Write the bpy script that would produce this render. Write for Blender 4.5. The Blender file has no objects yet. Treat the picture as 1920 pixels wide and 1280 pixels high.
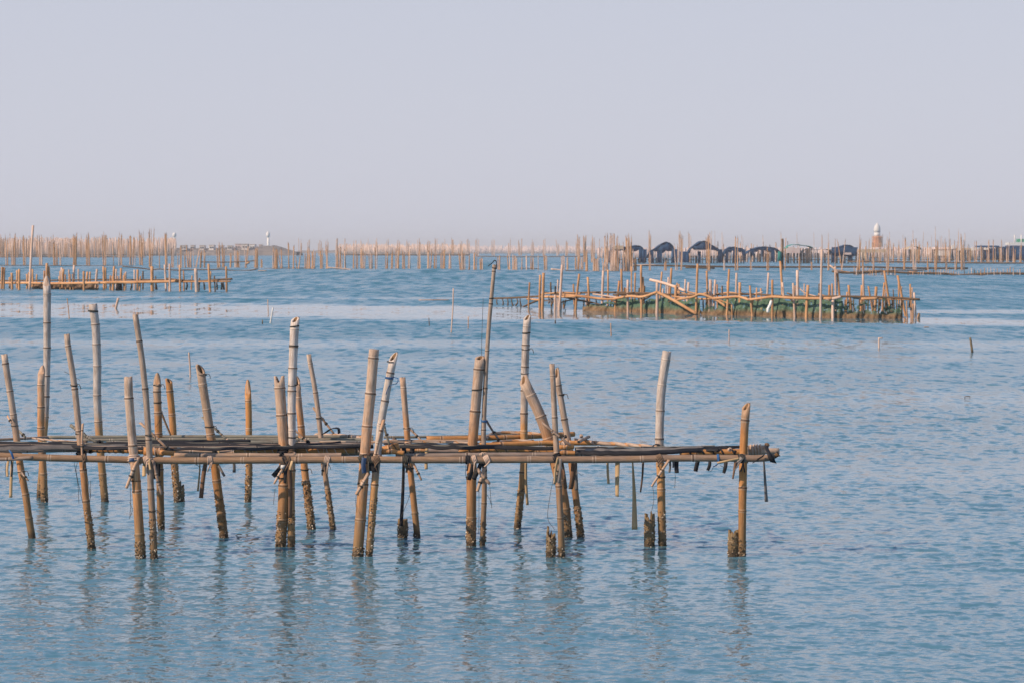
import bpy, math, random
import numpy as np
from mathutils import Vector, Matrix

random.seed(7)
RNG = np.random.RandomState(11)
S = bpy.context.scene
COL = S.collection

# ------------------------------------------------------------------ camera, sky, sun, exposure
H = 2.8            # eye height above the water, metres
F = 4494.0         # focal length in pixels of the 1920-wide photograph
HY = 470.0         # horizon row
cam_d = bpy.data.cameras.new('camera')
cam = bpy.data.objects.new('camera', cam_d)
COL.objects.link(cam)
cam.location = (0, 0, H)
cam.rotation_euler = (math.radians(90), 0, 0)
cam_d.sensor_width = 36
cam_d.lens = F / 1920 * 36
cam_d.shift_y = -(640 - HY) / 1920
cam_d.clip_start = 0.1
cam_d.clip_end = 30000
cam_d.dof.use_dof = True
cam_d.dof.focus_distance = 22.6
cam_d.dof.aperture_fstop = 9.0
S.camera = cam

SUN_EL = math.radians(34)
SUN_AZ = math.radians(-119)       # clockwise from +Y (the view direction): behind the camera, to its left
w = bpy.data.worlds.new('World')
S.world = w
w.use_nodes = True
nt = w.node_tree
nt.nodes.clear()
out = nt.nodes.new('ShaderNodeOutputWorld')
bg = nt.nodes.new('ShaderNodeBackground')
sky = nt.nodes.new('ShaderNodeTexSky')
sky.sky_type = 'NISHITA'
sky.sun_disc = False
sky.sun_elevation = SUN_EL
sky.sun_rotation = SUN_AZ
sky.air_density = 1.0
sky.dust_density = 2.0
sky.ozone_density = 2.0
bg.inputs['Strength'].default_value = 0.11
# a milky, hazy sky: the Nishita sky with a pale lavender veil that thins with height
tc = nt.nodes.new('ShaderNodeTexCoord')
sep = nt.nodes.new('ShaderNodeSeparateXYZ')
nt.links.new(tc.outputs['Generated'], sep.inputs[0])
ramp = nt.nodes.new('ShaderNodeValToRGB')
ramp.color_ramp.elements[0].position = 0.0
ramp.color_ramp.elements[0].color = (0.93, 0.93, 0.93, 1)
ramp.color_ramp.elements[1].position = 0.75
ramp.color_ramp.elements[1].color = (0.30, 0.30, 0.30, 1)
e = ramp.color_ramp.elements.new(0.16)
e.color = (0.86, 0.86, 0.86, 1)
nt.links.new(sep.outputs['Z'], ramp.inputs[0])
veil = nt.nodes.new('ShaderNodeValToRGB')
veil.color_ramp.elements[0].position = 0.0
veil.color_ramp.elements[0].color = (5.85, 5.95, 6.8, 1)
veil.color_ramp.elements[1].position = 0.6
veil.color_ramp.elements[1].color = (2.6, 4.3, 7.0, 1)
e = veil.color_ramp.elements.new(0.12)
e.color = (5.5, 5.7, 6.7, 1)
e = veil.color_ramp.elements.new(0.24)
e.color = (4.5, 5.7, 7.9, 1)
nt.links.new(sep.outputs['Z'], veil.inputs[0])
mix = nt.nodes.new('ShaderNodeMix')
mix.data_type = 'RGBA'
nt.links.new(ramp.outputs[0], mix.inputs[0])
nt.links.new(sky.outputs[0], mix.inputs[6])
nt.links.new(veil.outputs[0], mix.inputs[7])
nt.links.new(mix.outputs[2], bg.inputs['Color'])
nt.links.new(bg.outputs[0], out.inputs[0])

sun_d = bpy.data.lights.new('sun', 'SUN')
sun_d.energy = 5.0
sun_d.angle = math.radians(0.6)
sun_d.color = (1.0, 0.775, 0.56)
sun = bpy.data.objects.new('sun', sun_d)
COL.objects.link(sun)
sdir = Vector((math.sin(SUN_AZ) * math.cos(SUN_EL), math.cos(SUN_AZ) * math.cos(SUN_EL), math.sin(SUN_EL)))
sun.rotation_euler = sdir.to_track_quat('Z', 'Y').to_euler()
sun.location = (-20, -20, 30)

S.view_settings.view_transform = 'Standard'
S.view_settings.look = 'None'
S.view_settings.gamma = 1
S.view_settings.exposure = 0.0
S.render.engine = 'CYCLES'
S.cycles.use_denoising = True
S.cycles.max_bounces = 6
S.cycles.glossy_bounces = 4
S.cycles.diffuse_bounces = 2
S.cycles.volume_bounces = 0
S.cycles.transparent_max_bounces = 12
S.cycles.caustics_reflective = False
S.cycles.caustics_refractive = False


# ------------------------------------------------------------------ helpers: geometry of the picture
def W(px, py, d):
    """point seen at (px, py) of the photograph at distance d"""
    return np.array([(px - 960) / F * d, d, H - (py - HY) / F * d])


def dist(py):
    """distance of the water surface seen at row py"""
    return F * H / (py - HY)


# ------------------------------------------------------------------ helpers: noise on arrays
def _hash(ix, iy, seed):
    n = (ix.astype(np.int64) * 374761393 + iy.astype(np.int64) * 668265263 + seed * 1442695041) & 0xffffffff
    n = ((n ^ (n >> 13)) * 1274126177) & 0xffffffff
    return ((n ^ (n >> 16)) & 0xffff) / 65535.0


def vnoise(x, y, seed=0):
    ix, iy = np.floor(x), np.floor(y)
    fx, fy = x - ix, y - iy
    fx, fy = fx * fx * (3 - 2 * fx), fy * fy * (3 - 2 * fy)
    a, b = _hash(ix, iy, seed), _hash(ix + 1, iy, seed)
    c, d = _hash(ix, iy + 1, seed), _hash(ix + 1, iy + 1, seed)
    return (a * (1 - fx) + b * fx) * (1 - fy) + (c * (1 - fx) + d * fx) * fy


def sstep(a, b, x):
    t = np.clip((x - a) / (b - a), 0, 1)
    return t * t * (3 - 2 * t)


# ------------------------------------------------------------------ helpers: materials
def new_mat(name):
    m = bpy.data.materials.new(name)
    m.use_nodes = True
    n = m.node_tree
    b = n.nodes['Principled BSDF']
    return m, n, b


def N(n, typ, **kw):
    x = n.nodes.new(typ)
    for k, v in kw.items():
        if k.startswith('i_'):
            key = k[2:]
            key = int(key) if key.isdigit() else key.replace('_', ' ')
            x.inputs[key].default_value = v
        else:
            setattr(x, k, v)
    return x


def math_n(n, op, a, b=None, clamp=False):
    x = n.nodes.new('ShaderNodeMath')
    x.operation = op
    x.use_clamp = clamp
    for i, v in enumerate((a, b)):
        if v is None:
            continue
        if isinstance(v, (int, float)):
            x.inputs[i].default_value = v
        else:
            n.links.new(v, x.inputs[i])
    return x.outputs[0]


def mixc(n, fac, a, b, blend='MIX'):
    x = n.nodes.new('ShaderNodeMix')
    x.data_type = 'RGBA'
    x.blend_type = blend
    for i, v in ((0, fac), (6, a), (7, b)):
        if isinstance(v, (int, float)):
            x.inputs[i].default_value = v
        elif isinstance(v, tuple):
            x.inputs[i].default_value = v + (1,) if len(v) == 3 else v
        else:
            n.links.new(v, x.inputs[i])
    return x.outputs[2]


def rampn(n, fac, stops):
    r = n.nodes.new('ShaderNodeValToRGB')
    els = r.color_ramp.elements
    while len(els) < len(stops):
        els.new(0.5)
    for e, (p, c) in zip(els, stops):
        e.position = p
        e.color = c + (1,) if isinstance(c, tuple) else (c, c, c, 1)
    n.links.new(fac, r.inputs[0])
    return r.outputs[0]


def simple_mat(name, c1, c2, scale=6.0, rough=0.7, bump=0.0, alpha=None, stretch=(1, 1, 1), metallic=0):
    m, n, b = new_mat(name)
    tcn = N(n, 'ShaderNodeTexCoord')
    mp = N(n, 'ShaderNodeMapping')
    mp.inputs['Scale'].default_value = stretch
    geo = N(n, 'ShaderNodeNewGeometry')
    n.links.new(geo.outputs['Position'], mp.inputs[0])
    ns = N(n, 'ShaderNodeTexNoise', i_Scale=scale, i_Detail=5.0, i_Roughness=0.65)
    n.links.new(mp.outputs[0], ns.inputs['Vector'])
    f = rampn(n, ns.outputs[0], [(0.3, 0.0), (0.7, 1.0)])
    oi = N(n, 'ShaderNodeObjectInfo')
    col = mixc(n, f, c1, c2)
    v = math_n(n, 'MULTIPLY_ADD', oi.outputs['Random'], 0.3)
    n.nodes[-1].inputs[2].default_value = 0.85
    hs = N(n, 'ShaderNodeHueSaturation')
    n.links.new(col, hs.inputs['Color'])
    n.links.new(v, hs.inputs['Value'])
    n.links.new(hs.outputs[0], b.inputs['Base Color'])
    b.inputs['Roughness'].default_value = rough
    b.inputs['Metallic'].default_value = metallic
    b.inputs['Specular IOR Level'].default_value = 0.25
    if bump:
        bp = N(n, 'ShaderNodeBump', i_Strength=bump, i_Distance=0.01)
        n.links.new(ns.outputs[0], bp.inputs['Height'])
        n.links.new(bp.outputs[0], b.inputs['Normal'])
    return m


def bamboo_mat(name, straw, straw2, grey, grey2, dark=(0.05, 0.03, 0.018)):
    """UV: u = metres round the culm, v = metres along; 'age' = bleached by weather, 'nd' = at a node"""
    m, n, b = new_mat(name)
    uv = N(n, 'ShaderNodeUVMap')
    uv.uv_map = 'UVMap'
    oi = N(n, 'ShaderNodeObjectInfo')
    add = N(n, 'ShaderNodeVectorMath', operation='ADD')
    sc = N(n, 'ShaderNodeVectorMath', operation='SCALE')
    comb = N(n, 'ShaderNodeCombineXYZ', i_X=1.0, i_Y=1.7, i_Z=3.1)
    n.links.new(comb.outputs[0], sc.inputs[0])
    n.links.new(math_n(n, 'MULTIPLY', oi.outputs['Random'], 37.0), sc.inputs['Scale'])
    n.links.new(uv.outputs[0], add.inputs[0])
    n.links.new(sc.outputs[0], add.inputs[1])

    def noise(sx, sy, scale, detail=4.0, rough=0.6):
        mp = N(n, 'ShaderNodeMapping')
        mp.inputs['Scale'].default_value = (sx, sy, 1)
        n.links.new(add.outputs[0], mp.inputs[0])
        q = N(n, 'ShaderNodeTexNoise', i_Scale=scale, i_Detail=detail, i_Roughness=rough)
        n.links.new(mp.outputs[0], q.inputs['Vector'])
        return q.outputs[0]
    streak = noise(9, 0.55, 12)
    fine = noise(26, 1.0, 14, 3.0)
    blotch = noise(1.6, 0.9, 7, 5.0, 0.65)
    spots = noise(3, 3, 26, 2.0)
    a = N(n, 'ShaderNodeAttribute', attribute_name='age')
    nd = N(n, 'ShaderNodeAttribute', attribute_name='nd')
    age = math_n(n, 'ADD', a.outputs['Fac'], math_n(n, 'MULTIPLY', math_n(n, 'SUBTRACT', blotch, 0.5), 1.1), True)
    agef = rampn(n, age, [(0.25, 0.0), (0.75, 1.0)])
    cs = mixc(n, rampn(n, streak, [(0.32, 0.0), (0.68, 1.0)]), straw, straw2)
    cg = mixc(n, rampn(n, streak, [(0.3, 0.0), (0.7, 1.0)]), grey, grey2)
    c = mixc(n, agef, cs, cg)
    c = mixc(n, rampn(n, fine, [(0.34, 0.8), (0.45, 0.0)]), c, mixc(n, 0.5, c, dark))
    c = mixc(n, rampn(n, spots, [(0.24, 0.75), (0.31, 0.0)]), c, dark)
    blf = rampn(n, blotch, [(0.47, 0.0), (0.66, 0.70)])
    c = mixc(n, blf, c, mixc(n, 0.55, c, (0.13, 0.07, 0.035)))
    c = mixc(n, rampn(n, nd.outputs['Fac'], [(0.04, 0.0), (0.28, 0.55), (0.55, 0.0)]), c, (0.66, 0.54, 0.44))
    c = mixc(n, rampn(n, nd.outputs['Fac'], [(0.5, 0.0), (0.85, 0.88)]), c, (0.075, 0.045, 0.03))
    # tidal zone: stained and wet near the water
    geo = N(n, 'ShaderNodeNewGeometry')
    sp = N(n, 'ShaderNodeSeparateXYZ')
    n.links.new(geo.outputs['Position'], sp.inputs[0])
    z = math_n(n, 'ADD', sp.outputs['Z'], math_n(n, 'MULTIPLY', math_n(n, 'SUBTRACT', blotch, 0.5), 0.35))
    mr = N(n, 'ShaderNodeMapRange', i_1=0.68, i_2=0.08, i_3=0.0, i_4=1.0)
    n.links.new(z, mr.inputs[0])
    tid = mr.outputs[0]
    c = mixc(n, math_n(n, 'MULTIPLY', tid, 0.78), c, mixc(n, streak, (0.11, 0.07, 0.032), (0.22, 0.155, 0.075)))
    mr2 = N(n, 'ShaderNodeMapRange', i_1=0.085, i_2=0.03, i_3=0.0, i_4=0.8)
    n.links.new(sp.outputs['Z'], mr2.inputs[0])
    c = mixc(n, mr2.outputs[0], c, (0.028, 0.02, 0.013))
    hs = N(n, 'ShaderNodeHueSaturation')
    n.links.new(c, hs.inputs['Color'])
    vv = N(n, 'ShaderNodeMath', operation='MULTIPLY_ADD')
    n.links.new(oi.outputs['Random'], vv.inputs[0])
    vv.inputs[1].default_value = 0.34
    vv.inputs[2].default_value = 0.83
    n.links.new(vv.outputs[0], hs.inputs['Value'])
    n.links.new(hs.outputs[0], b.inputs['Base Color'])
    b.inputs['Roughness'].default_value = 0.6
    b.inputs['Specular IOR Level'].default_value = 0.4
    bp = N(n, 'ShaderNodeBump', i_Strength=0.55, i_Distance=0.004)
    hsum = math_n(n, 'ADD', streak, math_n(n, 'MULTIPLY', fine, 0.6))
    n.links.new(hsum, bp.inputs['Height'])
    n.links.new(bp.outputs[0], b.inputs['Normal'])
    return m


M = {}
M['bamboo'] = bamboo_mat('bamboo', (0.34, 0.15, 0.058), (0.54, 0.28, 0.125), (0.29, 0.200, 0.145), (0.56, 0.445, 0.365))
M['bamboo_white'] = bamboo_mat('bamboo_white', (0.42, 0.20, 0.075), (0.60, 0.34, 0.15), (0.36, 0.295, 0.255), (0.64, 0.575, 0.54))
M['bamboo_rail'] = bamboo_mat('bamboo_rail', (0.23, 0.13, 0.070), (0.38, 0.24, 0.145), (0.20, 0.155, 0.13), (0.33, 0.26, 0.23))
M['bamboo_amber'] = bamboo_mat('bamboo_amber', (0.38, 0.155, 0.045), (0.58, 0.285, 0.10), (0.40, 0.27, 0.18), (0.50, 0.38, 0.29))
M['bamboo_old'] = bamboo_mat('bamboo_old', (0.13, 0.12, 0.09), (0.22, 0.20, 0.155), (0.13, 0.125, 0.105), (0.26, 0.25, 0.22))
M['bamboo_stub'] = bamboo_mat('bamboo_stub', (0.13, 0.08, 0.038), (0.30, 0.20, 0.10), (0.12, 0.09, 0.05), (0.27, 0.20, 0.12))
M['pole_peach'] = simple_mat('pole_peach', (0.56, 0.38, 0.29), (0.72, 0.55, 0.46), 0.3, 0.8)  # peach tint of distant haze painted into the pole colour
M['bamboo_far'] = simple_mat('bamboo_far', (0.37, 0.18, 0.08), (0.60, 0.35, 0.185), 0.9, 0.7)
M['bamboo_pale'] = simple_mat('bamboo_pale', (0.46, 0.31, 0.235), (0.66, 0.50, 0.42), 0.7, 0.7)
M['bamboo_dark'] = simple_mat('bamboo_dark', (0.085, 0.055, 0.035), (0.17, 0.11, 0.07), 0.8, 0.8)
M['inner'] = simple_mat('inner', (0.10, 0.055, 0.028), (0.20, 0.12, 0.06), 20, 0.8)
M['rubber'] = simple_mat('rubber', (0.010, 0.011, 0.015), (0.028, 0.028, 0.034), 5, 0.75, 0.3, stretch=(0.5, 4, 4))
M['belt'] = simple_mat('belt', (0.03, 0.03, 0.034), (0.12, 0.115, 0.11), 3.2, 0.42, 0.3, stretch=(0.35, 6, 3))
M['strip_tan'] = simple_mat('strip_tan', (0.38, 0.26, 0.14), (0.52, 0.37, 0.22), 9, 0.7, 0.3, stretch=(3, 3, 0.6))
M['strip_brown'] = simple_mat('strip_brown', (0.12, 0.065, 0.04), (0.22, 0.13, 0.085), 9, 0.7, 0.3, stretch=(3, 3, 0.6))
M['strip_grey'] = simple_mat('strip_grey', (0.10, 0.095, 0.095), (0.21, 0.19, 0.18), 9, 0.6, 0.3)
M['strip_blue'] = simple_mat('strip_blue', (0.045, 0.075, 0.15), (0.09, 0.13, 0.22), 9, 0.5)
M['wrap'] = simple_mat('wrap', (0.34, 0.235, 0.18), (0.55, 0.42, 0.34), 9, 0.85, 0.5)
M['wrap_dark'] = simple_mat('wrap_dark', (0.11, 0.075, 0.05), (0.17, 0.11, 0.075), 9, 0.8, 0.4)
M['cord'] = simple_mat('cord', (0.035, 0.035, 0.035), (0.085, 0.075, 0.06), 20, 0.8)
M['cord_blue'] = simple_mat('cord_blue', (0.02, 0.09, 0.26), (0.05, 0.16, 0.36), 20, 0.6)
M['white'] = simple_mat('white', (0.62, 0.61, 0.60), (0.74, 0.73, 0.72), 8, 0.6)


def shell_mat():
    m, n, b = new_mat('shell')
    g = N(n, 'ShaderNodeNewGeometry')
    c = rampn(n, g.outputs['Random Per Island'],
              [(0.0, (0.03, 0.022, 0.016)), (0.30, (0.09, 0.06, 0.035)), (0.5, (0.20, 0.13, 0.07)), (0.74, (0.28, 0.20, 0.13)), (0.90, (0.46, 0.38, 0.29)), (1.0, (0.66, 0.61, 0.54))])
    n.links.new(c, b.inputs['Base Color'])
    b.inputs['Roughness'].default_value = 0.6
    return m


M['shell'] = shell_mat()


def net_mat():
    m, n, b = new_mat('net')
    geo = N(n, 'ShaderNodeNewGeometry')
    sp = N(n, 'ShaderNodeSeparateXYZ')
    n.links.new(geo.outputs['Position'], sp.inputs[0])
    big = N(n, 'ShaderNodeTexNoise', i_Scale=0.9, i_Detail=6.0, i_Roughness=0.7)
    fine = N(n, 'ShaderNodeTexNoise', i_Scale=5.0, i_Detail=6.0, i_Roughness=0.75)
    n.links.new(geo.outputs['Position'], big.inputs['Vector'])
    n.links.new(geo.outputs['Position'], fine.inputs['Vector'])
    z = math_n(n, 'ADD', sp.outputs['Z'], math_n(n, 'MULTIPLY', math_n(n, 'SUBTRACT', big.outputs[0], 0.5), 0.32))
    mr = N(n, 'ShaderNodeMapRange', i_1=0.13, i_2=0.30, i_3=0.0, i_4=1.0)
    n.links.new(z, mr.inputs[0])
    green = mixc(n, rampn(n, fine.outputs[0], [(0.35, 0.0), (0.65, 1.0)]), (0.030, 0.070, 0.046), (0.105, 0.185, 0.120))
    brown = mixc(n, rampn(n, fine.outputs[0], [(0.35, 0.0), (0.65, 1.0)]), (0.06, 0.037, 0.02), (0.25, 0.16, 0.09))
    n.links.new(mixc(n, mr.outputs[0], brown, green), b.inputs['Base Color'])
    b.inputs['Roughness'].default_value = 0.85
    # open mesh: the green upper part lets light through, the fouled lower part is nearly closed
    lo = math_n(n, 'MULTIPLY_ADD', mr.outputs[0], -0.20)
    n.nodes[-1].inputs[2].default_value = 0.88
    att = N(n, 'ShaderNodeAttribute', attribute_name='thin')
    cut = math_n(n, 'SUBTRACT', lo, math_n(n, 'MULTIPLY', att.outputs['Fac'], 0.55))
    th = math_n(n, 'LESS_THAN', rampn(n, fine.outputs[0], [(0.25, 0.0), (0.75, 1.0)]), cut)
    n.links.new(th, b.inputs['Alpha'])
    return m


M['net'] = net_mat()
M['net_brown'] = simple_mat('net_brown', (0.07, 0.042, 0.026), (0.24, 0.155, 0.10), 4, 0.9)


# ------------------------------------------------------------------ helpers: objects
def mesh_obj(name, verts, faces, mat, parent=None, attrs=None, uvs=None, smooth=True, mats=None, mat_idx=None):
    me = bpy.data.meshes.new(name)
    me.from_pydata([tuple(map(float, v)) for v in verts], [], faces)
    if uvs is not None:
        uvl = me.uv_layers.new(name='UVMap')
        li = np.empty(len(me.loops), dtype=np.int32)
        me.loops.foreach_get('vertex_index', li)
        uvl.data.foreach_set('uv', np.asarray(uvs, dtype=np.float32)[li].ravel())
    for k, a in (attrs or {}).items():
        at = me.attributes.new(k, 'FLOAT', 'POINT')
        at.data.foreach_set('value', np.asarray(a, dtype=np.float32))
    for mm in (mats or [mat]):
        me.materials.append(mm)
    if mat_idx is not None:
        me.polygons.foreach_set('material_index', np.asarray(mat_idx, dtype=np.int32))
    if smooth:
        me.polygons.foreach_set('use_smooth', [True] * len(me.polygons))
    me.update()
    o = bpy.data.objects.new(name, me)
    COL.objects.link(o)
    if parent is not None:
        attach(o, parent)
    return o


def attach(o, parent):
    """meshes are built in world coordinates; things only ever have a location"""
    base = tuple(parent.get('_base', (0, 0, 0)))
    o.parent = parent
    o['_base'] = base
    if parent.type == 'EMPTY' or '_own' in parent:
        o.matrix_parent_inverse = Matrix.Translation(-Vector(base))


def thing(name, label, cat, loc, group=None):
    o = bpy.data.objects.new(name, None)
    COL.objects.link(o)
    o.empty_display_size = 0.3
    o.location = tuple(map(float, loc))
    o['_base'] = tuple(map(float, loc))
    o['label'] = label
    o['category'] = cat
    if group:
        o['group'] = group
    return o


def tag(o, label, cat, group=None, kind=None):
    o['label'] = label
    o['category'] = cat
    if group:
        o['group'] = group
    if kind:
        o['kind'] = kind
    return o


def recentre(o, p):
    """move a top-level mesh's origin to p without moving the mesh"""
    p = Vector(tuple(map(float, p)))
    o.data.transform(Matrix.Translation(-p))
    o.location = p
    o['_base'] = tuple(p)
    o['_own'] = 1


def smooth_path(pts, n_per=10):
    pts = [np.asarray(p, float) for p in pts]
    if len(pts) == 2:
        return [pts[0] + (pts[1] - pts[0]) * t for t in np.linspace(0, 1, n_per + 1)]
    P = [2 * pts[0] - pts[1]] + pts + [2 * pts[-1] - pts[-2]]
    res = []
    for i in range(1, len(P) - 2):
        p0, p1, p2, p3 = P[i - 1:i + 3]
        for t in np.linspace(0, 1, n_per, endpoint=False):
            res.append(0.5 * ((2 * p1) + (-p0 + p2) * t + (2 * p0 - 5 * p1 + 4 * p2 - p3) * t * t + (-p0 + 3 * p1 - 3 * p2 + p3) * t ** 3))
    res.append(pts[-1])
    return res


def path_at(path, cum, s):
    i = int(np.clip(np.searchsorted(cum, s) - 1, 0, len(cum) - 2))
    t = (s - cum[i]) / max(1e-9, cum[i + 1] - cum[i])
    return path[i] + (path[i + 1] - path[i]) * t, path[i + 1] - path[i]


def culm(pts, r0, r1, top=('flat', 0, 0), end='closed', node=0.26, sides=16, age=(0.9, 0.0), age_from=None,
         step=0.07, rough=0.02, rng=None, ridge=0.11, wobble=0.0):
    """A bamboo culm from pts[0] (the cut top) to pts[-1]; r0 / r1 radii. Returns verts, faces, uv, attrs, mat index.
    top = (style, angle of the cut's high side, height of the cut)"""
    rng = rng or random
    path = smooth_path(pts)
    cum = np.concatenate([[0], np.cumsum([np.linalg.norm(path[i + 1] - path[i]) for i in range(len(path) - 1)])])
    L = cum[-1]
    nodes = []
    s = rng.uniform(0.05, 0.14) if top[0] != 'flat' else rng.uniform(0.06, node)
    while s < L - 0.05:
        nodes.append((s, rng.uniform(0.7, 1.3)))
        s += node * rng.uniform(0.8, 1.25)
    ss = set(np.round(np.arange(0, L, step), 4)) | {round(L, 4)}
    for sn, _ in nodes:
        for o in (-0.02, -0.009, -0.003, 0.003, 0.012, 0.024):
            if 0 < sn + o < L:
                ss.add(round(sn + o, 4))
    ss = sorted(ss)
    bends = [(rng.uniform(-1, 1), rng.uniform(-1, 1)) for _ in range(len(nodes) + 2)]
    V, UV, AG, ND = [], [], [], []
    frames = []
    for k, s in enumerate(ss):
        p, t = path_at(path, cum, s)
        t = t / np.linalg.norm(t)
        ref = np.array([1.0, 0, 0]) if abs(t[2]) > 0.5 else np.array([0, 0, 1.0])
        a = ref - t * ref.dot(t)
        a /= np.linalg.norm(a)
        b = np.cross(t, a)
        f = s / L
        r = r0 + (r1 - r0) * f
        if wobble:
            j = sum(1 for sn, _ in nodes if sn < s)
            sn0 = nodes[j - 1][0] if j else 0
            sn1 = nodes[j][0] if j < len(nodes) else L
            q = (s - sn0) / max(1e-6, sn1 - sn0)
            ox = bends[j][0] * (1 - q) + bends[j + 1][0] * q
            oy = bends[j][1] * (1 - q) + bends[j + 1][1] * q
            p = p + (a * ox + b * oy) * wobble
        nd = 0
        for sn, am in nodes:
            dz = s - sn
            if abs(dz) < 0.06:
                r *= 1 + ridge * am * math.exp(-(dz / 0.007) ** 2) + 0.04 * am * math.exp(-((dz - 0.012) / 0.022) ** 2) - 0.02 * math.exp(-((dz + 0.012) / 0.01) ** 2)
                nd = max(nd, am * math.exp(-((dz + 0.004) / (0.008 if dz < 0 else 0.012)) ** 2))
        frames.append((p, t, a, b, r))
        if age_from is None:
            ag = age[0] + (age[1] - age[0]) * f
        else:
            ag = age[0] + (age[1] - age[0]) * float(sstep(age_from[0], age_from[1], f))
        for i in range(sides):
            th = 2 * math.pi * i / sides
            rr = r * (1 + rough * (vnoise(np.array([s * 4.0 + 9.3]), np.array([i * 0.7]), 5)[0] - 0.5) * 2)
            d = a * math.cos(th) + b * math.sin(th)
            q = p + d * rr
            if k == 0:
                q = q - t * cut_off(top, th, r)
            V.append(q)
            UV.append((th * r, s))
            AG.append(ag)
            ND.append(nd)
    Fc, MI = [], []
    n = len(ss)
    for k in range(n - 1):
        for i in range(sides):
            j = (i + 1) % sides
            Fc.append((k * sides + i, k * sides + j, (k + 1) * sides + j, (k + 1) * sides + i))
            MI.append(0)

    def cap(k, sign, hollow, cut=None, hole=0.66):
        p, t, a, b, r = frames[k]
        base = len(V)
        rings = [(hole, 0.0), (hole - 0.06, 0.06)] if hollow else [(0.5, 0.0 if cut else -0.003)]
        for q, depth in rings:
            for i in range(sides):
                th = 2 * math.pi * i / sides
                d = a * math.cos(th) + b * math.sin(th)
                off = cut_off(cut, th, r) if (cut and depth == 0.0) else 0
                V.append(p + d * r * q + t * sign * depth - t * off * (0.92 if cut else 0))
                UV.append((th * r, q)); AG.append(0.6); ND.append(0)
        V.append(p + t * sign * (rings[-1][1] + 0.01 if hollow else -0.004))
        UV.append((0, 0)); AG.append(0.5); ND.append(0)
        c = len(V) - 1
        for i in range(sides):
            j = (i + 1) % sides
            o0, o1 = k * sides + i, k * sides + j
            f = [(o0, base + i, base + j, o1)]
            mi = [0]
            if hollow:
                f.append((base + i, base + sides + i, base + sides + j, base + j)); mi.append(1)
                f.append((base + sides + i, c, base + sides + j)); mi.append(1)
            else:
                f.append((base + i, c, base + j)); mi.append(0)
            if sign < 0:
                f = [tuple(reversed(x)) for x in f]
            Fc.extend(f); MI.extend(mi)
    if top[0] == 'solid':
        cap(0, 1, False)
    elif top[0] == 'point':
        cap(0, 1, False, top)
    else:
        cap(0, 1, True, top, rng.uniform(0.32, 0.56))
    if end == 'hollow':
        cap(n - 1, -1, True, None)
    elif end == 'solid':
        cap(n - 1, -1, False)
    return V, Fc, UV, {'age': AG, 'nd': ND}, MI


def cut_off(top, th, r):
    st, ang, h = top
    if st in ('flat', 'solid', 'hollow'):
        return 0.004 * math.sin(3 * th + ang)
    c = 0.5 + 0.5 * math.cos(th - ang)
    if st == 'slant':
        return h * c
    if st == 'point':
        return h * c ** 3.2 + 0.10 * h * abs(math.sin(2 * th))
    if st == 'fork':
        return h * abs(math.cos(th - ang)) ** 1.5
    if st == 'broken':
        return h * (0.45 + 0.55 * math.sin(th * 3 + ang) * math.cos(th * 2 + ang * 2)) * (0.6 + 0.4 * math.sin(7 * th))
    return 0


def culm_obj(name, parent, *args, mat='bamboo', **kw):
    V, Fc, UV, AT, MI = culm(*args, **kw)
    return mesh_obj(name, V, Fc, None, parent, AT, UV, mats=[M[mat], M['inner']], mat_idx=MI)


def tube(pts, r, sides=6, n_per=6, taper=1.0):
    path = smooth_path(pts, n_per)
    V, Fc = [], []
    for k, p in enumerate(path):
        t = path[min(k + 1, len(path) - 1)] - path[max(k - 1, 0)]
        t = t / max(1e-9, np.linalg.norm(t))
        ref = np.array([1.0, 0, 0]) if abs(t[2]) > 0.5 else np.array([0, 0, 1.0])
        a = ref - t * ref.dot(t)
        a /= np.linalg.norm(a)
        b = np.cross(t, a)
        rr = r * (1 + (taper - 1) * k / (len(path) - 1))
        for i in range(sides):
            th = 2 * math.pi * i / sides
            V.append(p + (a * math.cos(th) + b * math.sin(th)) * rr)
    n = len(path)
    for k in range(n - 1):
        for i in range(sides):
            j = (i + 1) % sides
            Fc.append((k * sides + i, k * sides + j, (k + 1) * sides + j, (k + 1) * sides + i))
    Fc.append(tuple(reversed(range(sides))))
    Fc.append(tuple(range((n - 1) * sides, n * sides)))
    return V, Fc


def join(parts):
    V, Fc = [], []
    for v, f in parts:
        o = len(V)
        V.extend(v)
        Fc.extend([tuple(i + o for i in q) for q in f])
    return V, Fc


def ring(p, axis, r, th, turns=1, pitch=0.006, tail=()):
    axis = np.asarray(axis, float)
    axis /= np.linalg.norm(axis)
    ref = np.array([1.0, 0, 0]) if abs(axis[2]) > 0.5 else np.array([0, 0, 1.0])
    a = ref - axis * ref.dot(axis)
    a /= np.linalg.norm(a)
    b = np.cross(axis, a)
    pts = []
    n = int(12 * turns) + 1
    for i in range(n):
        an = 2 * math.pi * i / 12 + 0.4
        pts.append(p + (a * math.cos(an) + b * math.sin(an)) * (r + th * 0.3) + axis * pitch * (i / 12 - turns / 2))
    pts += [np.asarray(q, float) for q in tail]
    return tube(pts, th, 5, 2)


def tangle(c, size, th, rng, n=16):
    """a knot: one cord wound irregularly on itself"""
    pts = []
    for i in range(n):
        a = i * 2.2 + rng.uniform(-0.5, 0.5)
        b = i * 1.3 + rng.uniform(-0.5, 0.5)
        pts.append(c + size * np.array([math.cos(a) * math.cos(b), 0.7 * math.sin(a) * math.cos(b), 0.8 * math.sin(b)]))
    return tube(pts, th, 5, 4)


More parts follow.
